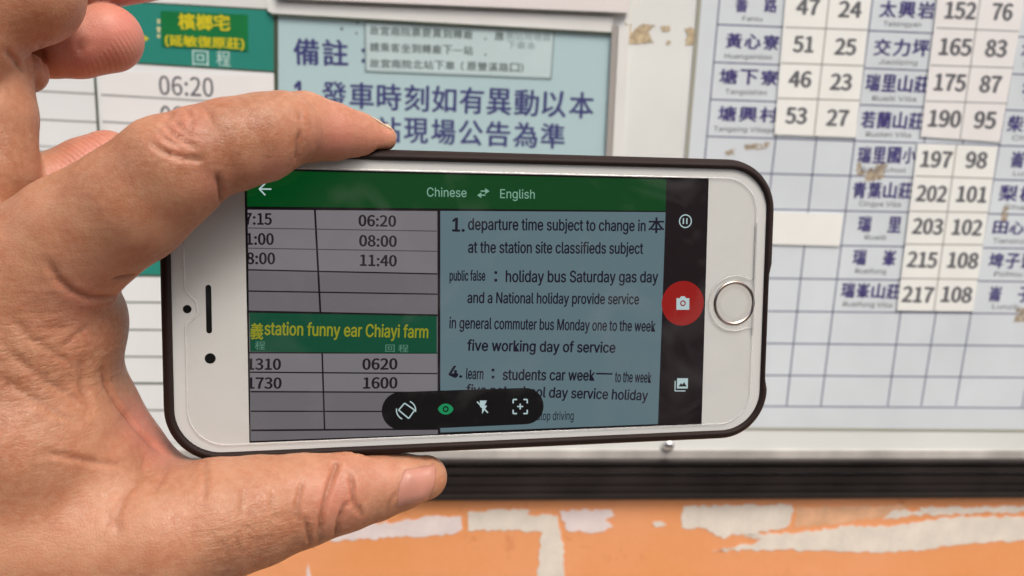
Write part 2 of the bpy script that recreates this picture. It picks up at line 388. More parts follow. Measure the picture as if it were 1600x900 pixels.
# ------------------------------------------------------------------ right fare table
ft = empty('fare_table', B(1350, 350, .3), 'large pale fare table ruled in grey with violet Chinese stop names', 'fare table')
mk('paper', *prism(B, [(1101, -90), (1092.4, 0), (1074.3, 189), (1062, 330), (1036, 668), (1900, 674), (1930, 200), (1960, -60)], .05, .6), M['farepaper'], ft)
mb = MB(); mb.line(B, (1099, -70), (1040, 640), 2.4, .64); mb.build('laminate_edge', mat('olive grey edge', (.33, .33, .27), .5), ft)
mb = MB()
Hl = [((1125, -17), (1720, 8)), ((1120.6, 38.2), (1740, 63.5)), ((1114, 97.2), (1740, 121.8)), ((1109, 155.3), (1740, 178)), ((1104, 213), (1740, 233)), ((1099, 268.6), (1740, 285.5)), ((1094, 325), (1740, 338)), ((1089, 380.2), (1740, 390.5)), ((1084, 433.2), (1740, 442)),
      ((1079, 485), (1740, 491.8)), ((1075, 535.3), (1740, 542)), ((1070, 585.2), (1740, 591.3)), ((1066, 634), (1740, 638.5))]
for a, b in Hl: mb.line(B, a, b, .95, .66)
Vl = [((1126, -20), (1066, 634)), ((1240, -20), (1163, 634)), ((1302, -20), (1229, 634)), ((1366, -20), (1282.5, 634)),
      ((1478, -20), (1387, 634)), ((1543, -20), (1439.5, 634)), ((1603, -20), (1493, 634)), ((1720, -20), (1597, 636))]
for a, b in Vl: mb.line(B, a, b, .95, .66)
mb.build('grid_lines', M['greyline'], ft)
mb = MB(); mb.line(B, (1036, 668.5), (1900, 674.5), 1.4, .66); mb.build('border_line', mat('olive line', (.38, .39, .30), .5), ft)
stops = [  # chars, x0, x1, baseline(left,right), height, latin, lx0, lx1, ly, cellshift
    ('番 路', 1148, 1214, 19, 20, 23, 'Fanlu', 1160, 1191, 34), ('黃心寮', 1133, 1218, 75, 79, 24, 'Huangsinliao', 1132, 1206, 92.5),
    ('塘下寮', 1123, 1217, 131, 134, 24, 'Tangsialiao', 1133, 1198, 148), ('塘興村', 1121, 1216, 189, 192, 24, 'Tangsing Village', 1115, 1210, 206),
    ('太興岩', 1373, 1460, 27, 30, 27, 'Taisingyan', 1380, 1439, 42), ('交力坪', 1364, 1452, 87, 89, 27, 'Jiaoliping', 1373, 1433, 101.5),
    ('瑞里山莊', 1351, 1450, 142, 146, 27, 'Rueili Villa', 1363, 1431, 158.5), ('若蘭山莊', 1344, 1441, 200, 203, 27, 'Ruolan Villa', 1353, 1423, 214.5),
    ('瑞里國小', 1339, 1430, 255, 256, 26, 'Rueili School', 1345, 1415, 269.5), ('青葉山莊', 1331, 1424, 310, 311, 26, 'Cingye Villa', 1342, 1407, 323),
    ('瑞 里', 1339, 1407, 362, 364, 25, 'Rueili', 1351, 1384, 375.5), ('瑞 峯', 1331, 1399, 414, 416, 25, 'Rueifong', 1336, 1384, 428),
    ('瑞峯山莊', 1313, 1405, 465, 468, 24, 'Rueifong Villa', 1317, 1393, 480),
    ('柴頭', 1572, 1626, 206, 208, 26, 'Chaitou', 1581, 1640, 220.5), ('崙 頂', 1577, 1650, 262, 264, 26, 'Lunding', 1583, 1632, 276),
    ('梨樹', 1559, 1622, 314, 316, 25, 'Chailin', 1568, 1625, 328.5), ('田心仔', 1550, 1625, 365, 368, 20, 'Tiansinzih', 1551, 1610, 381),
    ('埤子頭', 1543, 1618, 419, 421, 24, 'Pizihtou', 1553, 1597, 433), ('崙 子', 1543, 1609, 471, 473, 24, 'Lunzih', 1550, 1592, 484),
    ('水社', 1594, 1650, 90, 92, 26, 'Shueishe', 1598, 1650, 106), ('幼葉', 1596, 1650, 148, 150, 26, 'Youye', 1598, 1650, 163),
]
for s, x0, x1, ya, yb, h, lt, lx0, lx1, ly in stops:
    cjk_row(s, x0, ya, x1 + 2, yb, h, M['violet'], ft, .7, 'stop_name', .013)
    text(B, lt, (lx0, ly - 1.5), (lx1, ly - 1.5 + (lx1 - lx0) * .025), 7.5, .7, 'stop_name_latin', M['grey'], ft)
def slip(label, quad, zbase, vline, hlines, nums, grp='number slips pasted on the fare table', tone='slipwhite'):
    e = empty('number_slip', B(sum(p[0] for p in quad) / 4, sum(p[1] for p in quad) / 4, zbase), label, 'paper slip', grp)
    mk('paper', *prism(B, quad, zbase, zbase + .9), M[tone], e)
    mb = MB()
    for v in ([vline] if vline else []): mb.line(B, *v, .9, zbase + .95)
    for a in hlines: mb.line(B, *a, .9, zbase + .95)
    if mb.V: mb.build('grid_lines', M['slipline'], e)
    for t_, x0, x1, y, h in nums:
        text(B, t_, (x0, y), (x1, y + (x1 - x0) * .035), h, zbase + 1.0, 'printed_number', M['grey'], e, bold=.016, fnt='cjk')
slip('white slip with the numbers from 47 to 27 in the first fare column', [(1232, -60), (1368, -60), (1337, 215), (1210, 210)], .7, ((1302, -60), (1272, 212)),
     [((1227, 42.5), (1358, 47)), ((1220, 98.5), (1352, 103)), ((1215, 153.5), (1344, 157))],
     [('47', 1243, 1280, 22, 24), ('24', 1309, 1346, 26, 24), ('51', 1238, 1271, 80.5, 24), ('25', 1303, 1337, 84.5, 24), ('46', 1231, 1267, 135, 24),
      ('23', 1296, 1330, 139.5, 24), ('53', 1226, 1260, 192, 24), ('27', 1290, 1325, 195.5, 24)])
slip('faintly pink slip with the numbers from 152 to 95 atop the second fare column', [(1472, -60), (1612, -60), (1562, 222), (1438.5, 213.5)], .7, ((1540, -60), (1500, 218)),
     [((1463, 43.5), (1592, 49)), ((1454, 102), (1584, 106)), ((1447, 158), (1574, 161.5))],
     [('152', 1475, 1524, 28, 25), ('76', 1548, 1581, 30.5, 25), ('165', 1466, 1517, 85, 25), ('83', 1538, 1572, 87.5, 25), ('175', 1458, 1508, 140.5, 25),
      ('87', 1529, 1563, 143.5, 25), ('190', 1449, 1500, 197, 25), ('95', 1520, 1555, 199.5, 25)], tone='timepaper')
slip('white slip with the numbers from 197 to 108 in the second fare column', [(1434, 224), (1560, 228.5), (1520, 486.5), (1401.5, 485)], .8, ((1495, 226), (1459, 486)),
     [((1430, 275), (1553, 279)), ((1422, 330), (1545, 332)), ((1414, 381.5), (1536, 382.5)), ((1405, 435), (1529, 436.5))],
     [('197', 1437, 1486, 260, 24), ('98', 1507, 1541, 261.5, 24), ('202', 1430, 1478, 313.5, 23.5), ('101', 1493, 1541, 314.5, 23.5),
      ('203', 1424, 1472, 364.5, 23), ('102', 1486, 1533, 366, 23), ('215', 1416, 1463, 416.5, 23), ('108', 1479, 1527, 417.5, 23),
      ('217', 1408, 1457, 471, 23), ('108', 1469, 1517, 471, 23)])
slip('blank cream slip covering two fare cells right of the phone', [(1100, 327), (1318, 334.5), (1311.5, 384.5), (1098, 379)], .7, None, [], [])

# glue residue flecks
def inside(x, y, p):
    c = False
    for i in range(len(p)):
        x1, y1 = p[i]; x2, y2 = p[i - 1]
        if (y1 > y) != (y2 > y) and x < (x2 - x1) * (y - y1) / (y2 - y1) + x1: c = not c
    return c
def fleck(name, polys, m, label, z=.75, keep=.55):
    """worn residue: ragged little crumbs filling the outline"""
    from mathutils import noise as mn
    mb = MB(); st_ = 1.5
    for k, p in enumerate(polys):
        xs = [q[0] for q in p]; ys = [q[1] for q in p]; y = min(ys) - 2
        while y < max(ys) + 2:
            x = min(xs) - 2
            while x < max(xs) + 2:
                f = mn.noise(Vector((x * .16, y * .16, k * 3.1))) + .6 * mn.noise(Vector((x * .5, y * .5, k + .7)))
                if inside(x + 3 * mn.noise(Vector((y * .3, 1, 0))), y + 3 * mn.noise(Vector((x * .3, 5, 0))), p) and f > -keep:
                    mb.quad(B, [(x, y), (x + st_, y), (x + st_, y + st_), (x, y + st_)], z)
                x += st_
            y += st_
    o = tag(mb.build(name, m), label, 'residue', kind='stuff'); return o
fleck('tape_residue', [[(975, 36), (986, 38), (985, 52), (1000, 37), (1024, 38), (1012, 48), (1018, 60), (1020, 66), (980, 68), (980, 45)], [(1032, 40), (1047, 39), (1046, 48), (1034, 49)], [(1040, 63), (1047, 63), (1046, 69), (1041, 69)]], M['glue'],
      'brown tape residue on the white panel between the blue notice and the fare table', .3)
fleck('tape_residue', [[(1068, 44), (1086, 42), (1083, 69), (1071, 69), (1073, 50)]], M['glue'], 'small brown tape mark against the left edge of the fare table', .3)
fleck('glue_mark', [[(1161, 226), (1203, 221), (1196, 232), (1165, 234)], [(1132, 236), (1146, 232), (1149, 224), (1147, 240), (1134, 242)]], M['gluedark'], 'brown smears in the empty cell above the corner of the phone', .72, .25)
fleck('glue_mark', [[(1338, 255), (1343, 250), (1345, 262), (1350, 267), (1372, 256), (1376, 250), (1386, 256), (1381, 268), (1383, 275), (1370, 281), (1350, 284), (1352, 276), (1338, 272)]], M['gluedark'], 'dark brown smudge across the name of the school stop', .69, .35)
fleck('glue_mark', [[(1565, 325), (1577, 321), (1574, 336), (1572, 346), (1564, 346)]], M['gluedark'], 'narrow brown drip in the last visible name column', .72, .25)
fleck('glue_mark', [[(1588, 482), (1612, 478), (1612, 500), (1584, 503)]], M['gluedark'], 'square brown patch at the right border of the photo', .72, .25)
# small screw head
mb = MB(); cc = B(1047, 700, 6)
for r0, y0, r1, y1 in ((4, 0, 3.6, 1.6), (3.6, 1.6, 2.2, 2.6), (2.2, 2.6, .01, 3.0)):
    ra = [(cc.x + r0 / 1000 * math.cos(a * math.pi / 8), BOARD_Y - .0016 - y0 / 1000, cc.z + r0 / 1000 * math.sin(a * math.pi / 8)) for a in range(16)]
    rb = [(cc.x + r1 / 1000 * math.cos(a * math.pi / 8), BOARD_Y - .0016 - y1 / 1000, cc.z + r1 / 1000 * math.sin(a * math.pi / 8)) for a in range(16)]
    mb.add(ra + rb, [[i, (i + 1) % 16, 16 + (i + 1) % 16, 16 + i] for i in range(16)])
tag(mb.build('screw', M['glint'], smooth=True), 'small shiny screw head below the phone on the pale strip', 'screw')

# ------------------------------------------------------------------ torn paper on the orange wall
def scrap(label, polys, m='scrap', amp=2.5, z=-2.25):
    mb = MB()
    for i, p in enumerate(polys): mb.slab(B, jag(p, amp, 6, 3 * i + len(p)), -2.7, z)
    tag(mb.build('torn_paper', M[m]), label, 'torn paper', 'torn paper remnants on the orange wall')
scrap('large torn paper remnant hanging just below the rail, right of centre', [[(1068, 791), (1236, 788), (1241, 797), (1230, 823), (1172, 836), (1145, 834), (1130, 843), (1104, 826), (1065, 824)]])
scrap('long ragged white paper strip running to the right edge of the wall', [[(1105, 861), (1180, 849), (1190, 842), (1160, 840), (1172, 834), (1250, 832), (1320, 822), (1400, 821), (1480, 808), (1640, 806), (1640, 846), (1560, 845), (1500, 851), (1450, 858), (1380, 864), (1300, 861), (1220, 859)]])
scrap('narrow white scrap under the rail near the right edge of the wall', [[(1378, 812), (1400, 796), (1440, 800), (1436, 793), (1640, 791), (1640, 800), (1560, 800), (1480, 804), (1420, 806)]])
scrap('beige T-shaped paper remnant with a long vertical leg', [[(731, 800), (790, 796), (828, 797), (824, 805), (872, 805), (876, 830), (881, 850), (882, 960), (838, 960), (842, 860), (848, 832), (800, 829), (731, 829)]])
scrap('short white paper patch right of the beige T-shaped remnant', [[(874, 799), (900, 797), (955, 796), (960, 806), (945, 812), (958, 824), (930, 832), (886, 829)]], 'scrappink')
scrap('pinkish torn paper strip beside the tip of the thumb', [[(500, 838), (560, 820), (650, 812), (660, 808), (720, 806), (723, 826), (712, 833), (690, 838), (640, 838), (600, 841), (500, 846)]], 'scrappink')
scrap('tiny white paper fleck beneath the rail', [[(1019, 816), (1032, 814), (1042, 820), (1024, 824)]], 'scrap', 1)
scrap('thin pale spike of paper at the bottom of the wall below the thumb', [[(481, 878), (486, 900), (488, 960), (476, 960), (478, 905)]], 'scrappink', 1)
scrap('faint orange glue film left between the torn paper remnants', [[(1246, 792), (1420, 790), (1400, 806), (1330, 815), (1242, 824)]], 'scrapthin', 2.5, -2.45)

# ------------------------------------------------------------------ phone
MPH = MCAM @ Matrix(((*RP[0], TP[0] / 1000), (*RP[1], TP[1] / 1000), (*RP[2], TP[2] / 1000), (0, 0, 0, 1)))
ph = bpy.data.objects.new('smartphone', None); COL.objects.link(ph); ph.empty_display_size = .01; ph.matrix_world = MPH
tag(ph, 'white smartphone in a dark brown rubber case, held sideways, translating the timetable', 'smartphone')
def rrect(hx, hy, r, n=12, e=1.0):
    out = []
    for sx, sy, a0 in ((1, 1, 0), (-1, 1, 90), (-1, -1, 180), (1, -1, 270)):
        for k in range(n + 1):
            a = math.radians(a0 + 90 * k / n)
            out.append((sx * (hx - r) + r * math.cos(a), sy * (hy - r) + r * math.sin(a)))
    # densify straights
    res = []
    for i, p in enumerate(out):
        q = out[(i + 1) % len(out)]; res.append(p); d = math.dist(p, q)
        if d > 6:
            m_ = int(d / 2.5)
            for k in range(1, m_): res.append(lerp(p, q, k / m_))
    return res
def sweep(base, cx0, cy0, prof, cap_first=False, cap_last=False, mod=None):
    """base: list of (inset) rounded rectangles given by fn(inset); prof list of (inset,z)"""
    V = []; n = None
    for ins, z in prof:
        pts = base(ins); n = len(pts)
        for (x, y) in pts:
            if mod: x, y, zz = mod(x, y, z, ins)
            else: zz = z
            V.append((( x + cx0) / 1000, (y + cy0) / 1000, zz / 1000))
    k = len(prof); Fc = []
    for j in range(k - 1):
        for i in range(n): Fc.append([j * n + i, j * n + (i + 1) % n, (j + 1) * n + (i + 1) % n, (j + 1) * n + i])
    if cap_first: Fc.append(list(range(n))[::-1])
    if cap_last: Fc.append([(k - 1) * n + i for i in range(n)])
    return V, Fc
OX, OY = .25, .35
def base(ins): return rrect(70.2 - ins, 34.15 - ins, max(12.2 - ins, 1), 14)
def casemod(x, y, z, ins):
    if x > 68 and ins < 2.0 and z < .9:          # port cut-outs in the short right side
        t = max(0, 1 - abs((y + 6.5) / 15.5) ** 14)
        x -= .75 * t * (1 - ins / 2.6)
    return x, y, z
prof = [(3.1, -1.2), (2.55, -.4), (2.45, .2), (2.35, .62), (2.1, .95), (1.75, 1.02), (1.35, .85), (.8, .35), (.35, -.35), (.08, -1.4), (0, -3), (.05, -6), (.5, -7.6), (1.6, -8.6), (3.4, -9.0)]
mk('case', *sweep(base, OX, OY, prof, cap_last=True, mod=casemod), M['case'], ph, local=True, smooth=True)
mk('phone_body', *sweep(lambda i: rrect(68.2 - i, 32.6 - i, 10 - i, 12), OX, .1, [(0, -.35), (0, -7.4)], cap_last=True), M['greyport'], ph, local=True)
mk('front_panel', *sweep(lambda i: rrect(68.0 - i, 32.4 - i, 9.8 - i, 12), OX, .1, [(0, -.6), (0, -.25), (.12, -.08), (.4, -.01), (.8, 0)], cap_last=True), M['bezel'], ph, local=True, smooth=True)
# openings and button
def disc(c, r, z, n=40, r2=None, z2=None):
    V = [(c[0] / 1000 + r / 1000 * math.cos(2 * math.pi * i / n), c[1] / 1000 + r / 1000 * math.sin(2 * math.pi * i / n), z / 1000) for i in range(n)]
    return V, [list(range(n))]
def ringm(c, prof, n=64):
    V = []
    for r, z in prof: V += [(c[0] / 1000 + r / 1000 * math.cos(2 * math.pi * i / n), c[1] / 1000 + r / 1000 * math.sin(2 * math.pi * i / n), z / 1000) for i in range(n)]
    return V, [[j * n + i, j * n + (i + 1) % n, (j + 1) * n + (i + 1) % n, (j + 1) * n + i] for j in range(len(prof) - 1) for i in range(n)]
HB = Smm(1147.3, 473.8)[:2]
hb = mk('home_button', *ringm(HB, [(4.65, .03), (4.3, .02), (3, -.01), (.02, -.03)]), M['homewhite'], ph, local=True, smooth=True)
mk('button_ring', *ringm(HB, [(5.45, .01), (5.38, .14), (5.15, .25), (4.85, .2), (4.62, .02)]), M['metalring'], hb, local=True, smooth=True)
e0, e1 = Smm(325.5, 445)[:2], Smm(327, 521)[:2]
ec = (e0 + e1) / 2; hl = abs(e0[1] - e1[1]) / 2
def stadium(c, hx, hy, z0, z1=None, n=10):
    r = min(hx, hy); pts = []
    for sx, sy, a0 in ((1, 1, 0), (-1, 1, 90), (-1, -1, 180), (1, -1, 270)):
        for k in range(n + 1):
            a = math.radians(a0 + 90 * k / n); pts.append((c[0] + sx * (hx - r) + r * math.cos(a), c[1] + sy * (hy - r) + r * math.sin(a)))
    V = [(x / 1000, y / 1000, z0 / 1000) for x, y in pts]
    return V, [list(range(len(pts)))]
mk('earpiece', *stadium(ec, .58, hl, .03), M['hole'], ph, local=True)
mk('front_camera', *disc(Smm(328.5, 560)[:2], 1.12, .03), M['hole'], ph, local=True)
mk('light_sensor', *disc(Smm(292.5, 483)[:2], .88, .03), M['hole'], ph, local=True)
# screen
Z0 = .03; ST = .025
def SQ(name, pts, layer, m, parent=ph):
    mb = MB(); mb.quad(S, pts, Z0 + ST * layer); return mb.build(name, m, parent, local=True)
scr = SQ('screen', [(381.5, 262.7), (1107.5, 278.6), (1096.3, 663.5), (389.7, 692)], 0, MS['black'])
SQ('title_bar', [(385.2, 265.8), (1041, 280.3), (1040.2, 329.6), (386.3, 322.6)], 1, MS['green'], scr)
SQ('side_bar', [(1041.5, 280.5), (1106, 281.5), (1095.2, 661.3), (1028.6, 663.8)], 1, MS['side'], scr)
SQ('camera_view', [(386.8, 325), (683.5, 328.5), (685, 678.3), (391.5, 689.2)], 1, MS['grey'], scr)
SQ('camera_view', [(387, 326), (682.3, 330.5), (682.6, 426.5), (388.6, 421)], 2, MS['grey2'], scr)
SQ('camera_view', [(391, 552.5), (682.3, 553), (682.6, 612), (392, 610)], 2, MS['grey2'], scr)
SQ('camera_view', [(688, 329.5), (1040.5, 331.5), (1028, 662.5), (688, 675.8)], 1, MS['blue'], scr)
SQ('route_heading', [(389.5, 488.5), (682.5, 493), (682.5, 552.5), (391, 549.5)], 3, MS['hdr'], scr)
q = lambda x, y: (240 + x / 1.8375, 230 + y / 1.8375)
mb = MB(); z = Z0 + ST * 3
for a, b, wd in ((q(264, 177), q(820, 181), .35), (q(270, 352), q(815, 364), .3), (q(270, 413), q(815, 422), .3), (q(272, 472), q(815, 483), .5), (q(275, 590), q(815, 591), .3), (q(277, 646), q(815, 650), .3),
                 (q(278, 702), q(815, 704), .3), (q(279, 758), q(815, 759), .3), (q(280, 813), q(818, 809), .4), (q(463, 178), q(479, 476), .42), (q(484, 592), q(491, 811), .35), ((685.5, 328), (686, 678), .55)):
    mb.line(S, a, b, wd, z)
mb.build('grid_lines', MS['line'], scr, local=True)
mb = MB()
for a, b in ((q(268, 232), q(813, 241)), (q(270, 290), q(815, 299))): mb.line(S, a, b, .22, z)
mb.build('grid_lines', MS['line2'], scr, local=True)
ZT = Z0 + ST * 5
def st(body, a, b, h, m='num', bold=0, nm='screen_text', cap=True, clip=None, zt=ZT, fnt=None):
    if fnt is None and body.replace(':', '').isdigit(): fnt = 'cjk'; bold = max(bold, .012)
    return text(S, body, a, b, h, zt, nm, MS[m], scr, bold=bold, cap=cap, clip=clip, fnt=fnt)
lx = Smm(387.2, 400)[0]
for body, a, b, h in (('7:15', (382, 350.5), (425, 351), 17.5), ('1:00', (384.5, 382), (428, 382.3), 17.5), ('8:00', (385, 412.3), (430, 412.6), 17.5)): st(body, a, b, h, clip=lx)
for body, a, b, h in (('06:20', (560, 353), (619, 354), 17), ('08:00', (561, 384.5), (620, 385.5), 17), ('11:40', (562, 415), (620, 416), 17), ('0620', (566, 577.5), (621, 577), 17), ('1600', (567, 607), (621, 606.5), 17)): st(body, a, b, h)
for body, a, b, h in (('1310', (386, 577.5), (439, 577.5), 17), ('1730', (386, 607), (440, 607), 17)): st(body, a, b, h, clip=Smm(390.6, 590)[0])
st('義', (390.3, 530), (411, 531), 26, 'yellow', .01, cap=False)
st('station funny ear Chiayi farm', (413, 523), (669, 528), 20, 'yellow', .02)
st('程', (398, 546), (414, 546.5), 13, 'faint', cap=False); st('回 程', (602, 550), (638, 550.5), 12, 'faint', cap=False)
T = lambda x, y: (680 + x / 1.8375, 230 + y / 1.8375)
for body, a, b, h, bd_ in (('1.', (48, 241), (85, 242), 38, .03), ('departure time subject to change in', (94, 237), (604, 241), 33, .02), ('at the station site classifieds subject', (94, 303), (597, 306), 33, .02),
                       ('public false', (41, 383), (144, 383), 29, .025), ('holiday bus Saturday gas day', (202, 387), (640, 388), 33, .02), ('and a National holiday provide service', (92, 447), (585, 451), 31, .02),
                       ('in general commuter bus Monday one to the week', (40, 520), (632, 529), 32, .02), ('five working day of service', (91, 584), (517, 590), 31, .023),
                       ('4.', (38, 661), (78, 661), 33, .03), ('learn', (88, 665), (138, 666), 31, .02), ('students car week', (193, 668), (458, 670), 31, .023), ('to the week', (515, 674), (620, 676), 30, .02),
                       ('five not school day service holiday', (88, 711), (610, 727), 30, .02), ('now the stop driving', (213, 784), (397, 783), 25, .008)):
    st(body, T(*a), T(*b), h / 1.8375, 'ink', bd_)
st('本', T(611, 247), T(658, 247), 25, 'ink', .008, cap=False)
mb = MB(); zz = ZT
for (x, y) in ((174, 360), (174, 382), (166, 640), (166, 660)):
    mb.quad(S, [T(x - 4, y - 4), T(x + 4, y - 4), T(x + 4, y + 4), T(x - 4, y + 4)], zz)
mb.line(S, T(462, 650), T(509, 651), .4, zz); mb.build('screen_text', MS['ink'], scr, local=True)
st('Chinese', (667, 307), (729, 308), 14, 'label', .004); st('English', (781.5, 309.5), (835.5, 310.5), 14, 'label', .004)
mb = MB(); zz = ZT
def poly(pts, z_=None): mb.quad(S, pts, zz if z_ is None else z_)
mb.line(S, (405.5, 295.3), (424, 295.5), .3, zz); mb.line(S, (405, 295.5), (414.5, 286.5), .3, zz); mb.line(S, (405, 295), (414.5, 305), .3, zz)
mb.build('back_icon', MS['white'], scr, local=True)
mb = MB(); mb.line(S, (751, 298.5), (760, 298.6), .3, zz); poly([(758, 294), (765, 298.7), (758, 303.3)]); mb.line(S, (750, 304.8), (758.5, 305), .3, zz); poly([(752, 300.5), (752, 309.5), (745.5, 305)])
mb.build('swap_icon', MS['label'], scr, local=True)
# toolbar pill
def capsule(a, b, ha, hb_, n=14):
    pts = []
    ang = math.atan2(b[1] - a[1], b[0] - a[0])
    for k in range(n + 1):
        t = ang + math.pi / 2 + math.pi * k / n; pts.append((a[0] + ha * math.cos(t), a[1] + ha * math.sin(t)))
    for k in range(n + 1):
        t = ang - math.pi / 2 + math.pi * k / n; pts.append((b[0] + hb_ * math.cos(t), b[1] + hb_ * math.sin(t)))
    return pts
pl = SQ('toolbar', capsule((626, 642), (821, 634.5), 29.6, 28.4), 6.5, MS['pill'], scr)
zz = Z0 + ST * 8
def ci(x, y): return (580 + x / 5.714, 590 + y / 5.714)
mb = MB()   # rotate icon
c0, c1, c2, c3 = ci(298, 228), ci(388, 290), ci(335, 365), ci(245, 290)
for a, b in ((c0, c1), (c1, c2), (c2, c3), (c3, c0)): mb.line(S, a, b, .28, zz)
for aa in (0, math.pi):
    pts = []
    for k in range(7):
        t = aa - 1.15 + k * .22; pts.append((634.5 + 15 * math.cos(t), 641 + 15 * math.sin(t)))
    for a, b in zip(pts, pts[1:]): mb.line(S, a, b, .26, zz)
mb.build('rotate_icon', MS['white'], scr, local=True)
mb = MB()
pts = [(696.4 + 12 * math.cos(t), 639.2 + 8.6 * math.sin(t) * (abs(math.sin(t)) ** .3)) for t in [k * math.pi / 14 for k in range(28)]]
inn = [(696.4 + 4.6 * math.cos(t), 639.2 + 4.8 * math.sin(t)) for t in [k * math.pi / 14 for k in range(28)]]
a_ = [S(x, y, zz) for x, y in pts]; b_ = [S(x, y, zz) for x, y in inn]
mb.add(a_ + b_, [[i, (i + 1) % 28, 28 + (i + 1) % 28, 28 + i] for i in range(28)])
poly([(696.4 + 2.6 * math.cos(t), 639.2 + 2.6 * math.sin(t)) for t in [k * math.pi / 8 for k in range(16)]])
mb.build('eye_icon', MS['eye'], scr, local=True)
mb = MB(); poly([ci(970, 205), ci(1032, 205), ci(1012, 250), ci(1035, 250), ci(990, 325), ci(990, 272), ci(972, 262)])
mb.line(S, ci(945, 215), ci(1042, 314), .3, zz + .01); mb.build('flash_off_icon', MS['white'], scr, local=True)
mb = MB()
for sx in (-1, 1):
    for sy in (-1, 1):
        x, y = 812.8 + sx * 11, 635.2 + sy * 11
        mb.line(S, (x, y), (x - sx * 6, y), .32, zz); mb.line(S, (x, y), (x, y - sy * 6), .32, zz)
mb.line(S, (812.8 - 4.6, 635.2), (812.8 + 4.6, 635.2), .3, zz); mb.line(S, (812.8, 635.2 - 4.6), (812.8, 635.2 + 4.6), .3, zz)
mb.build('focus_icon', MS['white'], scr, local=True)
# record button and side icons
zz = Z0 + ST * 3
rc = Smm(1066.6, 473.8)[:2]; zz2 = Z0 + ST * 4.5
rb_ = mk('shutter_button', *disc(rc, 5.35, zz, 48), MS['red'], scr, local=True)
mb = MB(); zz = zz2
poly([(1057, 466), (1062, 466), (1064, 463), (1070, 463), (1072, 466), (1077, 466), (1077, 484), (1057, 484)]); mb.build('camera_icon', MS['white'], scr, local=True)
mk('camera_icon_lens', *ringm(rc + np.array([.0, .0]), [(.72, zz2 + .03), (.42, zz2 + .03)], 24), MS['red'], scr, local=True)
pc = Smm(1070.6, 345.6)[:2]
mb = MB(); mb.add(*ringm(pc, [(1.62, zz), (1.36, zz)], 36)); mb.line(S, (1067.9, 341), (1067.7, 350), .3, zz); mb.line(S, (1073.3, 341), (1073.1, 350), .3, zz)
mb.build('pause_icon', MS['white'], scr, local=True)
mb = MB(); poly([(1058, 591), (1075, 591), (1074.6, 607), (1057.6, 607)]); mb.line(S, (1055, 595), (1054.6, 611), .25, zz); mb.line(S, (1054.6, 610.8), (1071, 610.8), .25, zz)
mb.build('gallery_icon', MS['white'], scr, local=True)
mb = MB(); zz += .02; poly([(1060, 604), (1064, 598.5), (1066, 601), (1069, 597), (1073, 604)]); mb.build('gallery_icon', MS['side'], scr, local=True)
# tempered glass protector: thin clear slab with a polished edge
def glass_mat():
    m = bpy.data.materials.new('clear protector glass'); m.use_nodes = True; nt = m.node_tree; nt.nodes.remove(nt.nodes['Principled BSDF'])
    o = nt.nodes['Material Output']; tr = nt.nodes.new('ShaderNodeBsdfTransparent'); gl = nt.nodes.new('ShaderNodeBsdfGlossy'); gl.inputs['Roughness'].default_value = .03
    fr = nt.nodes.new('ShaderNodeFresnel'); fr.inputs['IOR'].default_value = 1.45; mx = nt.nodes.new('ShaderNodeMixShader')
    ge = nt.nodes.new('ShaderNodeNewGeometry'); sb = nt.nodes.new('ShaderNodeMath'); sb.operation = 'SUBTRACT'; sb.inputs[0].default_value = 1
    mu = nt.nodes.new('ShaderNodeMath'); mu.operation = 'MULTIPLY'
    nt.links.new(ge.outputs['Backfacing'], sb.inputs[1]); nt.links.new(sb.outputs[0], mu.inputs[0]); nt.links.new(fr.outputs[0], mu.inputs[1])
    nt.links.new(mu.outputs[0], mx.inputs[0]); nt.links.new(tr.outputs[0], mx.inputs[1]); nt.links.new(gl.outputs[0], mx.inputs[2]); nt.links.new(mx.outputs[0], o.inputs[0])
    tr.inputs[0].default_value = (.985, .985, .98, 1)
    # finger smears: patches that scatter a little of the light
    tc = nt.nodes.new('ShaderNodeTexCoord'); n1 = nt.nodes.new('ShaderNodeTexNoise'); n1.inputs['Scale'].default_value = 55; n1.inputs['Detail'].default_value = 6; n1.inputs['Distortion'].default_value = 1.2
    mr_ = nt.nodes.new('ShaderNodeMapRange'); mr_.inputs[1].default_value = .5; mr_.inputs[2].default_value = .72; mr_.inputs[3].default_value = .004; mr_.inputs[4].default_value = .05
    g2 = nt.nodes.new('ShaderNodeBsdfGlossy'); g2.inputs['Roughness'].default_value = .55; m2 = nt.nodes.new('ShaderNodeMixShader')
    nt.links.new(tc.outputs['Object'], n1.inputs['Vector']); nt.links.new(n1.outputs['Fac'], mr_.inputs[0]); nt.links.new(mr_.outputs[0], m2.inputs[0])
    nt.links.new(mx.outputs[0], m2.inputs[1]); nt.links.new(g2.outputs[0], m2.inputs[2]); nt.links.new(m2.outputs[0], o.inputs[0])
    return m
GL = glass_mat()
def prot(i):
    out = []
    for x, y in rrect(65.2 - i, 29.9 - i, 8.2 - i, 14):
        if x > 64 - i and abs(y) < 8: continue
        if x < -62 and abs(y + .3) < 3.2: x = -(65.2 - i) + 2.6 * max(0, 1 - abs((y + .3) / 3.2) ** 3)
        out.append((x, y))
    hx, hy = HB[0] - OX, HB[1] - .1; r_ = 6.5 + i; a0 = math.asin(5.9 / 6.5)
    out += [(65.2 - i, -8), (65.2 - i, hy - 5.9 - i * .6), (hx + r_ * math.cos(a0) + .6, hy - 5.9 - i * .6)]
    for k in range(25):
        a = -a0 - (2 * math.pi - 2 * a0) * k / 24; out.append((hx + r_ * math.cos(a), hy + r_ * math.sin(a)))
    out += [(hx + r_ * math.cos(a0) + .6, hy + 5.9 + i * .6), (65.2 - i, hy + 5.9 + i * .6), (65.2 - i, 8)]
    return out
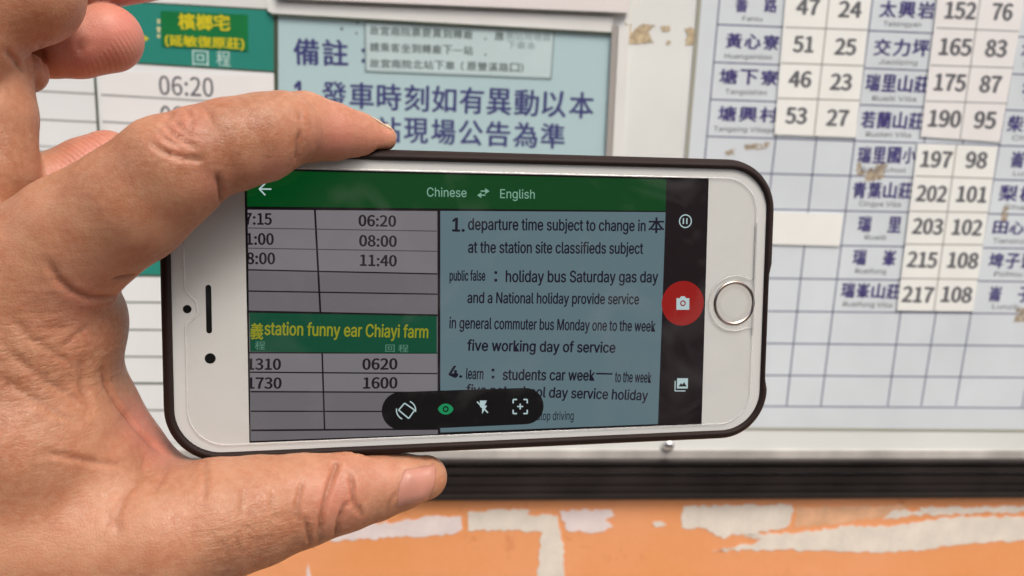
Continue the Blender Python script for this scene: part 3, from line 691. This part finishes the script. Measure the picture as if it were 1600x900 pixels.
V, Fc = sweep(prot, OX, .1, [(0, .22), (0, .40), (.22, .50), (.6, .52)], cap_last=True)
bm = bmesh.new(); vs = [bm.verts.new(v) for v in V]
for f_ in Fc: bm.faces.new([vs[i] for i in f_])
bmesh.ops.triangulate(bm, faces=[f_ for f_ in bm.faces if len(f_.verts) > 4])
me = bpy.data.meshes.new('screen_protector'); bm.to_mesh(me); bm.free(); me.materials.append(GL)
o = bpy.data.objects.new('screen_protector', me); COL.objects.link(o); o.parent = ph
rm = bpy.data.materials.new('polished glass rim'); rm.use_nodes = True; rb2 = rm.node_tree.nodes['Principled BSDF']
rb2.inputs['Base Color'].default_value = (.8, .8, .8, 1); rb2.inputs['Roughness'].default_value = .12; rb2.inputs['Alpha'].default_value = .28; rb2.inputs['Coat Weight'].default_value = 1
mk('glass_rim', *sweep(prot, OX, .1, [(-.04, .2), (-.03, .42), (.14, .54), (.34, .50), (.36, .46)]), rm, o, local=True, smooth=True)

# ------------------------------------------------------------------ hand
# camera-frame coordinates, mm: x right, y down, z away
def PH(px, py, dz):
    """pixel + mm in front of the phone's (extended) face -> camera frame mm"""
    d = np.array([(px - CX) / F, -(py - CY) / F, -1.]); o_ = TP + NP_ * 0
    k = (o_ @ NP_) / (d @ NP_); k = min(max(k, 150), 190) - dz
    return np.array([(px - CX) / F * k, (py - CY) / F * k, k])
def chain(pts, k):
    out = []
    for (px, py, rp, dz) in pts:
        c = PH(px, py, dz); out.append((c, rp * c[2] / F))
    return out, k
CH = []
# index finger: knuckle, proximal, middle, distal
index = [(40, 440, 118, 3), (120, 372, 100, 6), (205, 318, 92, 10), (268, 266, 86, 12), (312, 241, 74, 12)]
index_flesh = [(215, 345, 62, 9), (270, 305, 50, 12), (306, 280, 38, 13)]
index_mid = [(318, 240, 74, 11.5), (360, 224, 69, 11), (410, 212, 65, 10), (440, 203, 60.5, 8.5)]
index_tip = [(425, 200, 52, 3.5), (475, 199, 54, 2.5), (520, 206, 44.5, 1), (560, 212, 35.5, -.6), (598, 216, 21.5, -1.8)]
index_pad = [(372, 240, 55, 11), (415, 233, 46, 10), (438, 226, 30, 9)]
thumb = [(20, 840, 130, 4), (150, 850, 118, 5), (260, 838, 108, 6), (340, 812, 95, 5), (400, 798, 86, 3), (470, 780, 74, 1), (540, 764, 65, -1), (585, 759, 54, -2), (625, 753, 43.5, -2.5), (664, 746, 34.5, -3)]
palm = [[(-60, 520, 150, -2), (30, 540, 135, 0), (62, 545, 110, 0)], [(-60, 640, 170, 0), (40, 700, 150, 2), (120, 740, 105, 2)], [(-40, 440, 130, -2), (20, 480, 130, 0)], [(-120, 800, 190, 2), (20, 830, 140, 3)],
        [(88, 470, 104, -2), (110, 500, 80, -3)]]
web = [(90, 560, 78, -6), (140, 640, 70, -7), (190, 705, 62, -7), (240, 758, 58, -5), (300, 790, 60, -2)]
wrist = [(-120, 820, 190, 0), (-170, 1000, 180, 8), (-240, 1260, 190, 22)]
middle = [(-60, 420, 80, -22), (20, 345, 66, -22), (90, 292, 55, -25), (135, 266, 50, -27), (167, 250, 46, -28)]
ring_a = [(-60, 380, 80, -14), (-14, 270, 66, -15), (-16, 180, 66, -16), (-22, 90, 62, -17)]
ring_b = [(-110, 90, 100, -10), (-30, 0, 92, -12), (42, -14, 84, -14)]
lump = [(5, 122, 38, -24), (42, 114, 31, -23)]
pad = [(40, 92, 32, -31), (84, 78, 43, -31), (120, 72, 49, -33), (168, 60, 53, -35)]
top = [(40, -60, 50, -34), (140, -42, 56, -36), (238, -62, 58, -38)]
GROUPS = [  # (chain list, inner blend)
    ([index, index_flesh], 2.5), ([index_mid, index_pad], 3), ([index_tip], 2), ([thumb], 2.5), (palm + [web, wrist], 7.0), ([middle], 3.0), ([ring_a], 3), ([ring_b], 3), ([pad], 2.5), ([top], 3), ([lump], 2)]
JOIN = {0: 4.0, 1: 1.3, 2: 1.6, 3: 7.0, 4: 0, 5: 1.0, 6: 3.0, 7: 1.6, 8: 1.1, 9: 1.0, 10: 1.0}
ORDER = [4, 3, 0, 1, 2, 5, 6, 7, 8, 9, 10]
def smin(a, b, k):
    if k <= 0: return np.minimum(a, b)
    h = np.maximum(k - np.abs(a - b), 0) / k
    return np.minimum(a, b) - h * h * h * k / 6
def cap_d(P, a, b, ra, rb):
    ab = b - a; L2 = float(ab @ ab); t = np.clip((P - a) @ ab / L2, 0, 1)
    return np.linalg.norm(P - (a + t[:, None] * ab), axis=1) - (ra + (rb - ra) * t)
def sdf(P):
    P = P.astype(np.float32); res = None
    for gi in ORDER:
        chs, k = GROUPS[gi]; g_ = None
        for ch_ in chs:
            c_, _ = chain(ch_, k); cd = None
            for (a, ra), (b, rb) in zip(c_, c_[1:]):
                d = cap_d(P, a.astype(np.float32), b.astype(np.float32), ra, rb); cd = d if cd is None else smin(cd, d, 1.6)
            g_ = cd if g_ is None else smin(g_, cd, k)
        res = g_ if res is None else smin(res, g_, JOIN[gi])
    # press against the phone: subtract its box (phone frame)
    q_ = (P * np.array([1, -1, -1], np.float32) - TP.astype(np.float32)) @ RP.astype(np.float32)
    r_ = 11.0
    dx = np.abs(q_[:, 0] - OX) - (70.0 - r_); dy = np.abs(q_[:, 1] - OY) - (33.95 - r_)
    d2 = np.hypot(np.maximum(dx, 0), np.maximum(dy, 0)) + np.minimum(np.maximum(dx, dy), 0) - r_
    dzz = np.abs(q_[:, 2] + 4.1) - 5.0
    box = np.maximum(d2, dzz)
    return -smin(-res, box, 1.0)
H_ = .62; LO = np.array([-175., -92., 108.]); HI = np.array([-8., 150., 232.])
BS = 6
N = ((HI - LO) / (H_ * BS)).astype(int) * BS
def grid_surface():
    nb = N // BS
    ax = [LO[i] + (np.arange(nb[i]) + .5) * BS * H_ for i in range(3)]
    G = np.stack(np.meshgrid(*ax, indexing='ij'), -1).reshape(-1, 3)
    d = sdf(G).reshape(nb); act = np.abs(d) < BS * H_ * 1.0 + 1.0
    Fd = np.repeat(np.repeat(np.repeat(d, BS, 0), BS, 1), BS, 2).astype(np.float32)
    idx = np.argwhere(act); off = np.stack(np.meshgrid(*[np.arange(BS)] * 3, indexing='ij'), -1).reshape(-1, 3)
    for s in range(0, len(idx), 3000):
        cell = (idx[s:s + 3000, None, :] * BS + off[None]).reshape(-1, 3)
        v = sdf(LO + cell * H_); Fd[cell[:, 0], cell[:, 1], cell[:, 2]] = v
    return Fd
Fd = grid_surface()
Fd[0], Fd[-1] = 1, 1; Fd[:, 0], Fd[:, -1] = 1, 1; Fd[:, :, 0], Fd[:, :, -1] = 1, 1
def surface_nets(Fd):
    sgn = Fd < 0; nx, ny, nz = Fd.shape
    c = [sgn[i:nx - 1 + i, j:ny - 1 + j, k:nz - 1 + k] for i in (0, 1) for j in (0, 1) for k in (0, 1)]
    cnt = sum(x.astype(np.int8) for x in c); mixed = (cnt > 0) & (cnt < 8)
    ids = -np.ones(mixed.shape, np.int32); cells = np.argwhere(mixed); ids[mixed] = np.arange(len(cells))
    acc = np.zeros((len(cells), 3)); num = np.zeros(len(cells))
    corners = [(i, j, k) for i in (0, 1) for j in (0, 1) for k in (0, 1)]
    for a in corners:
        for axis in range(3):
            if a[axis]: continue
            b = list(a); b[axis] = 1
            ia = cells + a; ib = cells + b
            fa = Fd[ia[:, 0], ia[:, 1], ia[:, 2]]; fb = Fd[ib[:, 0], ib[:, 1], ib[:, 2]]
            x = (fa < 0) != (fb < 0); t = np.where(x, fa / np.where(x, fa - fb, 1), 0)
            p = np.array(a, float)[None] + np.zeros((len(cells), 3)); p[:, axis] += t
            acc += p * x[:, None]; num += x
    V = LO + (cells + acc / num[:, None]) * H_
    Fq = []
    for axis in range(3):
        sl0 = [slice(None)] * 3; sl1 = [slice(None)] * 3; sl0[axis] = slice(0, -1); sl1[axis] = slice(1, None)
        A, Bs = sgn[tuple(sl0)], sgn[tuple(sl1)]
        e = np.argwhere(A != Bs); u, v = [(1, 2), (2, 0), (0, 1)][axis]
        ok = (e[:, u] > 0) & (e[:, v] > 0) & (e[:, u] < Fd.shape[u] - 1) & (e[:, v] < Fd.shape[v] - 1); e = e[ok]
        fl = A[e[:, 0], e[:, 1], e[:, 2]]
        def idd(du, dv):
            q_ = e.copy(); q_[:, u] += du; q_[:, v] += dv; return ids[q_[:, 0], q_[:, 1], q_[:, 2]]
        Q = np.stack([idd(-1, -1), idd(0, -1), idd(0, 0), idd(-1, 0)], 1)
        Q[~fl] = Q[~fl][:, ::-1]
        Fq.append(Q)
    return V, np.concatenate(Fq)
HV, HF = surface_nets(Fd)
# project onto the exact surface, get normals
def grad(P, e=.25):
    g_ = np.stack([sdf(P + np.array(v) * e) - sdf(P - np.array(v) * e) for v in ((1, 0, 0), (0, 1, 0), (0, 0, 1))], 1)
    return g_ / (np.linalg.norm(g_, axis=1)[:, None] + 1e-9)
HN = grad(HV); HV = HV - HN * np.clip(sdf(HV), -.5, .5)[:, None]
PXY = np.stack([HV[:, 0] / HV[:, 2] * F + CX, HV[:, 1] / HV[:, 2] * F + CY], 1)
bvh = BVHTree.FromPolygons([Vector(v) for v in HV], [list(map(int, q_)) for q_ in HF])
def hit(px, py):
    r_ = bvh.ray_cast(Vector((0, 0, 0)), Vector(((px - CX) / F, (py - CY) / F, 1)).normalized())
    return (np.array(r_[0]), np.array(r_[1])) if r_[0] is not None else (None, None)
creases = [  # pixels, depth mm, width mm
    ([(347, 316), (346, 304), (344, 290), (340, 274)], .7, .9), ([(463, 252), (465, 236), (466, 222), (468, 206)], .5, .9),
    ([(206, 431), (190, 434), (176, 437)], .9, 1.0), ([(75, 410), (90, 436), (112, 455), (140, 466), (180, 465)], .55, 1.1),
    ([(258, 194), (268, 206), (284, 218), (302, 228)], .5, .8), ([(238, 226), (262, 240), (290, 247), (314, 250)], .5, .8), ([(276, 190), (284, 202), (300, 214)], .3, .7),
    ([(322, 168), (330, 182), (333, 196)], .35, .8), ([(292, 170), (300, 186), (298, 204)], .3, .7), ([(268, 176), (262, 188)], .3, .7), ([(248, 205), (262, 218), (284, 232)], .35, .7),
    ([(525, 726), (517, 752), (510, 778), (504, 805), (498, 852)], .95, .9), ([(548, 742), (551, 760), (552, 778), (556, 800)], .7, .8), ([(474, 752), (466, 775), (464, 800), (466, 822)], .5, .8),
    ([(537, 790), (532, 805), (528, 822), (524, 838)], .7, .8), ([(476, 808), (480, 830), (484, 850)], .5, .7), ([(560, 792), (566, 806)], .4, .7), ([(426, 768), (424, 790), (430, 812)], .3, .8),
    ([(544, 786), (540, 790), (552, 782)], .3, .7), ([(620, 768), (610, 785), (604, 802)], .35, .8), ([(380, 765), (378, 800)], .2, .9), ([(660, 716), (676, 714), (688, 722)], .3, .7),
    ([(70, 707), (110, 714), (150, 722), (190, 726)], .45, .9), ([(160, 575), (168, 605), (186, 635), (215, 672), (250, 706)], .7, 1.4), ([(130, 560), (128, 600), (140, 640)], .35, 1.6),
    ([(225, 715), (220, 745), (195, 775), (180, 810), (186, 838)], .35, 1.2), ([(262, 716), (262, 735), (240, 772)], .3, 1.0), ([(320, 720), (322, 750), (318, 780)], .3, .9), ([(170, 800), (168, 825)], .3, .9),
    ([(20, 500), (50, 530), (85, 552), (120, 575)], .3, 1.1), ([(10, 545), (50, 580), (80, 600), (130, 630)], .35, 1.1), ([(0, 590), (40, 615), (80, 640), (120, 660)], .3, 1.1), ([(100, 540), (125, 520), (140, 508)], .3, .9),
    ([(60, 70), (68, 92), (72, 115)], .4, .9), ([(130, 60), (122, 72), (128, 82)], .35, 1.0), ([(10, 80), (24, 96), (36, 112)], .5, 1.0), ([(110, 88), (140, 66)], .2, 1.2),
    ([(470, 190), (468, 176)], .25, .8)]
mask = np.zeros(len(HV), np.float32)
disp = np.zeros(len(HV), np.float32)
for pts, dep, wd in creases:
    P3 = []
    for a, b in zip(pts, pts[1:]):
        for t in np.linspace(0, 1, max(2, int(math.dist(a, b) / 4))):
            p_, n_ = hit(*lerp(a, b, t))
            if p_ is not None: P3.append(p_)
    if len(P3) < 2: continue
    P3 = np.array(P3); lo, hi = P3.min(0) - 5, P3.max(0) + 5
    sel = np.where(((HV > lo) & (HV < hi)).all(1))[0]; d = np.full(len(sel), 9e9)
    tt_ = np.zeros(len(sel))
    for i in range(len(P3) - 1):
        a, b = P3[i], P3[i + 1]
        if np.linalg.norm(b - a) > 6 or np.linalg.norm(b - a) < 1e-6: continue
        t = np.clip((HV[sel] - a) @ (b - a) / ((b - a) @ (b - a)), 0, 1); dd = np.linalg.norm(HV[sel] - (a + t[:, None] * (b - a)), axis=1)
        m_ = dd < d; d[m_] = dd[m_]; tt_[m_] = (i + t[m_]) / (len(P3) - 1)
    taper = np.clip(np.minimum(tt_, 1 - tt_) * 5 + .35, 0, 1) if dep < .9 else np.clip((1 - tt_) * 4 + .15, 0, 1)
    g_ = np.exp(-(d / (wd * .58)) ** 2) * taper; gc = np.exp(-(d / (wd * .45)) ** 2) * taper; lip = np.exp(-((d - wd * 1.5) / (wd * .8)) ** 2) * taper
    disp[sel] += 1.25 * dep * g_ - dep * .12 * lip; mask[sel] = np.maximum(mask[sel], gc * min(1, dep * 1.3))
HV2 = HV - HN * disp[:, None]
# world transform: camera frame (x right, y down, z away, mm) -> world m
def cam2world(P): return np.array([[*(right * (p[0] / 1000) + down * (p[1] / 1000) + fwd * (p[2] / 1000) + Vector((0, 0, CAMZ)))] for p in P])
A3 = np.array([right, down, fwd]) / 1000
W3 = HV2 @ A3 + np.array([0, 0, CAMZ])
hand_loc = Vector(PH(0, 850, 0) @ A3) + Vector((0, 0, CAMZ))
hand = bpy.data.objects.new('hand', None); COL.objects.link(hand); hand.location = hand_loc; hand.empty_display_size = .01
tag(hand, 'left hand gripping the phone, index finger on its upper edge and thumb beneath', 'hand')
me = bpy.data.meshes.new('skin'); me.from_pydata((W3 - np.array(hand_loc)).tolist(), [], HF.tolist())
me.polygons.foreach_set('use_smooth', [True] * len(me.polygons))
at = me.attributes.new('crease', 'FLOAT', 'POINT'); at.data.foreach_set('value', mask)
# blood-pink finger pads (behind group) and cooler back of hand
pink = np.zeros(len(HV), np.float32)
for (px, py, r0, z0, amt) in ((175, 62, 75, 205, 1.0), (110, 90, 60, 200, .7), (155, 245, 60, 195, 1.0), (100, 285, 45, 190, .6), (230, -30, 80, 205, 1.1), (530, 218, 55, 165, .55), (640, 752, 38, 165, .25), (215, 655, 45, 172, .6), (255, 700, 40, 172, .6), (190, 40, 40, 205, .2), (290, 200, 45, 150, .3), (520, 780, 55, 170, .35), (120, 460, 60, 155, .3), (590, 735, 40, 172, .2), (600, 212, 25, 168, .3), (330, 285, 30, 155, .35), (430, 262, 35, 158, .3)):
    d = np.hypot(PXY[:, 0] - px, PXY[:, 1] - py) / r0; zf = np.clip(1 - np.abs(HV[:, 2] - z0) / 35, 0, 1)
    pink += amt * np.exp(-d * d * 1.3) * zf
at = me.attributes.new('pink', 'FLOAT', 'POINT'); at.data.foreach_set('value', np.clip(pink, 0, 1.2))
padm = np.zeros(len(HV), np.float32)
for (px, py, r0, zmin) in ((160, 62, 62, 190), (150, 245, 60, 180)):
    d = np.hypot(PXY[:, 0] - px, PXY[:, 1] - py) / r0; padm += np.exp(-(d ** 4)) * (HV[:, 2] > zmin)
at = me.attributes.new('pad', 'FLOAT', 'POINT'); at.data.foreach_set('value', np.clip(padm, 0, 1))
wrk = np.full(len(HV), .22, np.float32)
for (px, py, rx, ry, am) in ((80, 570, 130, 110, .9), (400, 835, 110, 55, .8), (270, 720, 60, 50, .4), (290, 205, 60, 40, .5)):
    wrk += am * np.exp(-((PXY[:, 0] - px) / rx) ** 2 - ((PXY[:, 1] - py) / ry) ** 2)
at = me.attributes.new('wrinkle', 'FLOAT', 'POINT'); at.data.foreach_set('value', wrk)
def skin_mat():
    m = bpy.data.materials.new('skin'); m.use_nodes = True; nt = m.node_tree; b = nt.nodes['Principled BSDF']; L = nt.links.new; nn = nt.nodes.new
    tc = nn('ShaderNodeTexCoord')
    def noise(s, d=5, r=.55, vec=None):
        n = nn('ShaderNodeTexNoise'); n.inputs['Scale'].default_value = s; n.inputs['Detail'].default_value = d; n.inputs['Roughness'].default_value = r
        L(vec or tc.outputs['Object'], n.inputs['Vector']); return n.outputs['Fac']
    def mr(src, a, b_, c, d):
        r = nn('ShaderNodeMapRange'); r.inputs[1].default_value = a; r.inputs[2].default_value = b_; r.inputs[3].default_value = c; r.inputs[4].default_value = d; L(src, r.inputs[0]); return r.outputs[0]
    def mixc(f_, a, b_):
        x = nn('ShaderNodeMix'); x.data_type = 'RGBA'
        (L(f_, x.inputs['Factor']) if not isinstance(f_, float) else setattr(x.inputs['Factor'], 'default_value', f_))
        for s_, v in ((6, a), (7, b_)):
            if isinstance(v, tuple): x.inputs[s_].default_value = (*v, 1)
            else: L(v, x.inputs[s_])
        return x.outputs[2]
    base_ = mixc(mr(noise(38, 5), .38, .62, 0, 1), (.315, .138, .072), (.46, .228, .132))
    base_ = mixc(mr(noise(160, 4), .4, .68, 0, .6), base_, (.34, .115, .056))
    base_ = mixc(mr(noise(800, 3), .42, .68, 0, .4), base_, (.48, .265, .165))
    ap = nn('ShaderNodeAttribute'); ap.attribute_name = 'pink'
    base_ = mixc(ap.outputs['Fac'], base_, (.58, .215, .17))
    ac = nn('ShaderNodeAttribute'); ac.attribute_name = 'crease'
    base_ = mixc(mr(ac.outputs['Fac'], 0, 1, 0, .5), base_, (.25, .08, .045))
    L(base_, b.inputs['Base Color'])
    b.inputs['Subsurface Weight'].default_value = .4; b.inputs['Subsurface Radius'].default_value = (1, .35, .2); b.inputs['Subsurface Scale'].default_value = .003
    b.inputs['Roughness'].default_value = .5; L(mr(noise(900, 3), .3, .7, .36, .58), b.inputs['Roughness']); b.inputs['Specular IOR Level'].default_value = .4
    # skin relief: fine net of lines, long soft wrinkles, fingerprint ridges on the pads
    vo = nn('ShaderNodeTexVoronoi'); vo.feature = 'DISTANCE_TO_EDGE'; vo.inputs['Scale'].default_value = 1350; L(tc.outputs['Object'], vo.inputs['Vector'])
    net = mr(vo.outputs['Distance'], 0, .18, 0, 1)
    mp = nn('ShaderNodeMapping'); mp.inputs['Rotation'].default_value = (0, math.radians(-35), 0); mp.inputs['Scale'].default_value = (1, 1, 3.2); L(tc.outputs['Object'], mp.inputs[0])
    wr0 = noise(150, 5, .6, mp.outputs[0])
    awr = nn('ShaderNodeAttribute'); awr.attribute_name = 'wrinkle'
    mw = nn('ShaderNodeMath'); mw.operation = 'MULTIPLY'; L(wr0, mw.inputs[0]); L(awr.outputs['Fac'], mw.inputs[1]); wr = mw.outputs[0]
    wv = nn('ShaderNodeTexWave'); wv.wave_type = 'BANDS'; wv.bands_direction = 'DIAGONAL'; wv.inputs['Scale'].default_value = 330; wv.inputs['Distortion'].default_value = 3; wv.inputs['Detail'].default_value = 1.5; wv.inputs['Detail Scale'].default_value = .15
    L(tc.outputs['Object'], wv.inputs['Vector'])
    apd = nn('ShaderNodeAttribute'); apd.attribute_name = 'pad'
    mul = nn('ShaderNodeMath'); mul.operation = 'MULTIPLY'; L(wv.outputs['Fac'], mul.inputs[0]); L(apd.outputs['Fac'], mul.inputs[1])
    b1 = nn('ShaderNodeBump'); b1.inputs['Strength'].default_value = .3; b1.inputs['Distance'].default_value = .00012; L(net, b1.inputs['Height'])
    b2 = nn('ShaderNodeBump'); b2.inputs['Strength'].default_value = .8; b2.inputs['Distance'].default_value = .0008; L(wr, b2.inputs['Height']); L(b1.outputs[0], b2.inputs['Normal'])
    b3 = nn('ShaderNodeBump'); b3.inputs['Strength'].default_value = .6; b3.inputs['Distance'].default_value = .00012; L(mul.outputs[0], b3.inputs['Height']); L(b2.outputs[0], b3.inputs['Normal'])
    L(b3.outputs[0], b.inputs['Normal'])
    return m
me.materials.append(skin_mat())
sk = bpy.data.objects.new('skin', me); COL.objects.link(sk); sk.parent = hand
# nails: curved plates seated on the skin
bvh2 = BVHTree.FromPolygons([Vector(v) for v in HV2], [list(map(int, q_)) for q_ in HF])
def nail(corner_fn, nu, nv, lift, m, edge=-.6):
    V = []; ok = []
    for j in range(nv + 1):
        for i in range(nu + 1):
            px, py = corner_fn(i / nu, j / nv)
            r_ = bvh2.ray_cast(Vector((0, 0, 0)), Vector(((px - CX) / F, (py - CY) / F, 1)).normalized())
            if r_[0] is None: V.append(None); continue
            e_ = min(i, nu - i, j, nv - j); e2 = lift * min(1, edge + e_ * .55)
            nn_ = np.array(grad(np.array([r_[0][:]]))[0])
            V.append(np.array(r_[0]) + nn_ * e2)
    keep = [i for i, v in enumerate(V) if v is not None]; mp_ = {i: k for k, i in enumerate(keep)}
    Fc = []
    for j in range(nv):
        for i in range(nu):
            q_ = [j * (nu + 1) + i, j * (nu + 1) + i + 1, (j + 1) * (nu + 1) + i + 1, (j + 1) * (nu + 1) + i]
            if all(k in mp_ for k in q_): Fc.append([mp_[k] for k in q_])
    P = [Vector(V[i] @ A3) + Vector((0, 0, CAMZ)) - hand_loc for i in keep]
    me = bpy.data.meshes.new('nail'); me.from_pydata(P, [], Fc); me.materials.append(m)
    me.polygons.foreach_set('use_smooth', [True] * len(me.polygons))
    o = bpy.data.objects.new('nail', me); COL.objects.link(o); o.parent = hand
    md = o.modifiers.new('t', 'SOLIDIFY'); md.thickness = .0003; md.offset = 0
    return o
nm_ = mat('finger nail', (.46, .21, .155), .38, spec=.4, noise=.15, nscale=150)
def bil(a, b, c, d):
    return lambda u, v: lerp(lerp(a, b, u), lerp(d, c, u), v)
def thumb_nail(u, v):
    # u along the finger (base -> tip), v across (top -> lower side)
    x, y = bil((632, 733), (681, 724), (666, 785), (620, 795))(u, v)
    x += 7 * math.sin(math.pi * v) * u - 4 * math.sin(math.pi * v) * (1 - u); return x, y
nail(thumb_nail, 14, 14, .32, nm_)
nail(bil((580, 183), (609, 194), (611.5, 203), (592, 191.5)), 8, 4, .14, mat('pale nail edge', (.56, .40, .28), .4), .2)
# short dark hairs on the thumb side
mb = MB(); rnd = random.Random(3)
for _ in range(45):
    t = rnd.random(); px = 330 + 150 * t + rnd.uniform(-25, 25); py = 868 - 40 * t + rnd.uniform(-38, 24)
    r_ = bvh2.ray_cast(Vector((0, 0, 0)), Vector(((px - CX) / F, (py - CY) / F, 1)).normalized())
    if r_[0] is None: continue
    p = np.array(r_[0]); n_ = np.array(r_[1]);
    if n_[2] > 0: n_ = -n_
    dr = np.array([rnd.uniform(.5, 1), rnd.uniform(.3, .9), rnd.uniform(-.3, .1)]); dr -= n_ * (dr @ n_) * .8; dr /= np.linalg.norm(dr)
    side = np.cross(dr, n_); side /= np.linalg.norm(side) + 1e-9; Ln = rnd.uniform(2.2, 4.6); rw = .02
    pts = [p + dr * Ln * s + n_ * (.12 + .5 * s - .35 * s * s) for s in (0, .33, .66, 1)]
    ring = []
    for i, c in enumerate(pts):
        w_ = rw * (1 - i / 3.3)
        ring += [c + side * w_, c - side * w_ * .5 + n_ * w_, c - side * w_ * .5 - n_ * w_]
    mb.add([Vector(v @ A3) + Vector((0, 0, CAMZ)) for v in ring], [[i * 3 + k, i * 3 + (k + 1) % 3, i * 3 + 3 + (k + 1) % 3, i * 3 + 3 + k] for i in range(3) for k in range(3)])
LOC['hand'] = hand_loc.copy()
h_ = mb.build('hair', mat('dark body hair', (.05, .03, .02), .5), hand); h_['kind'] = 'stuff'
for o in list(bpy.data.objects):
    if 'loc0' in o: del o['loc0']
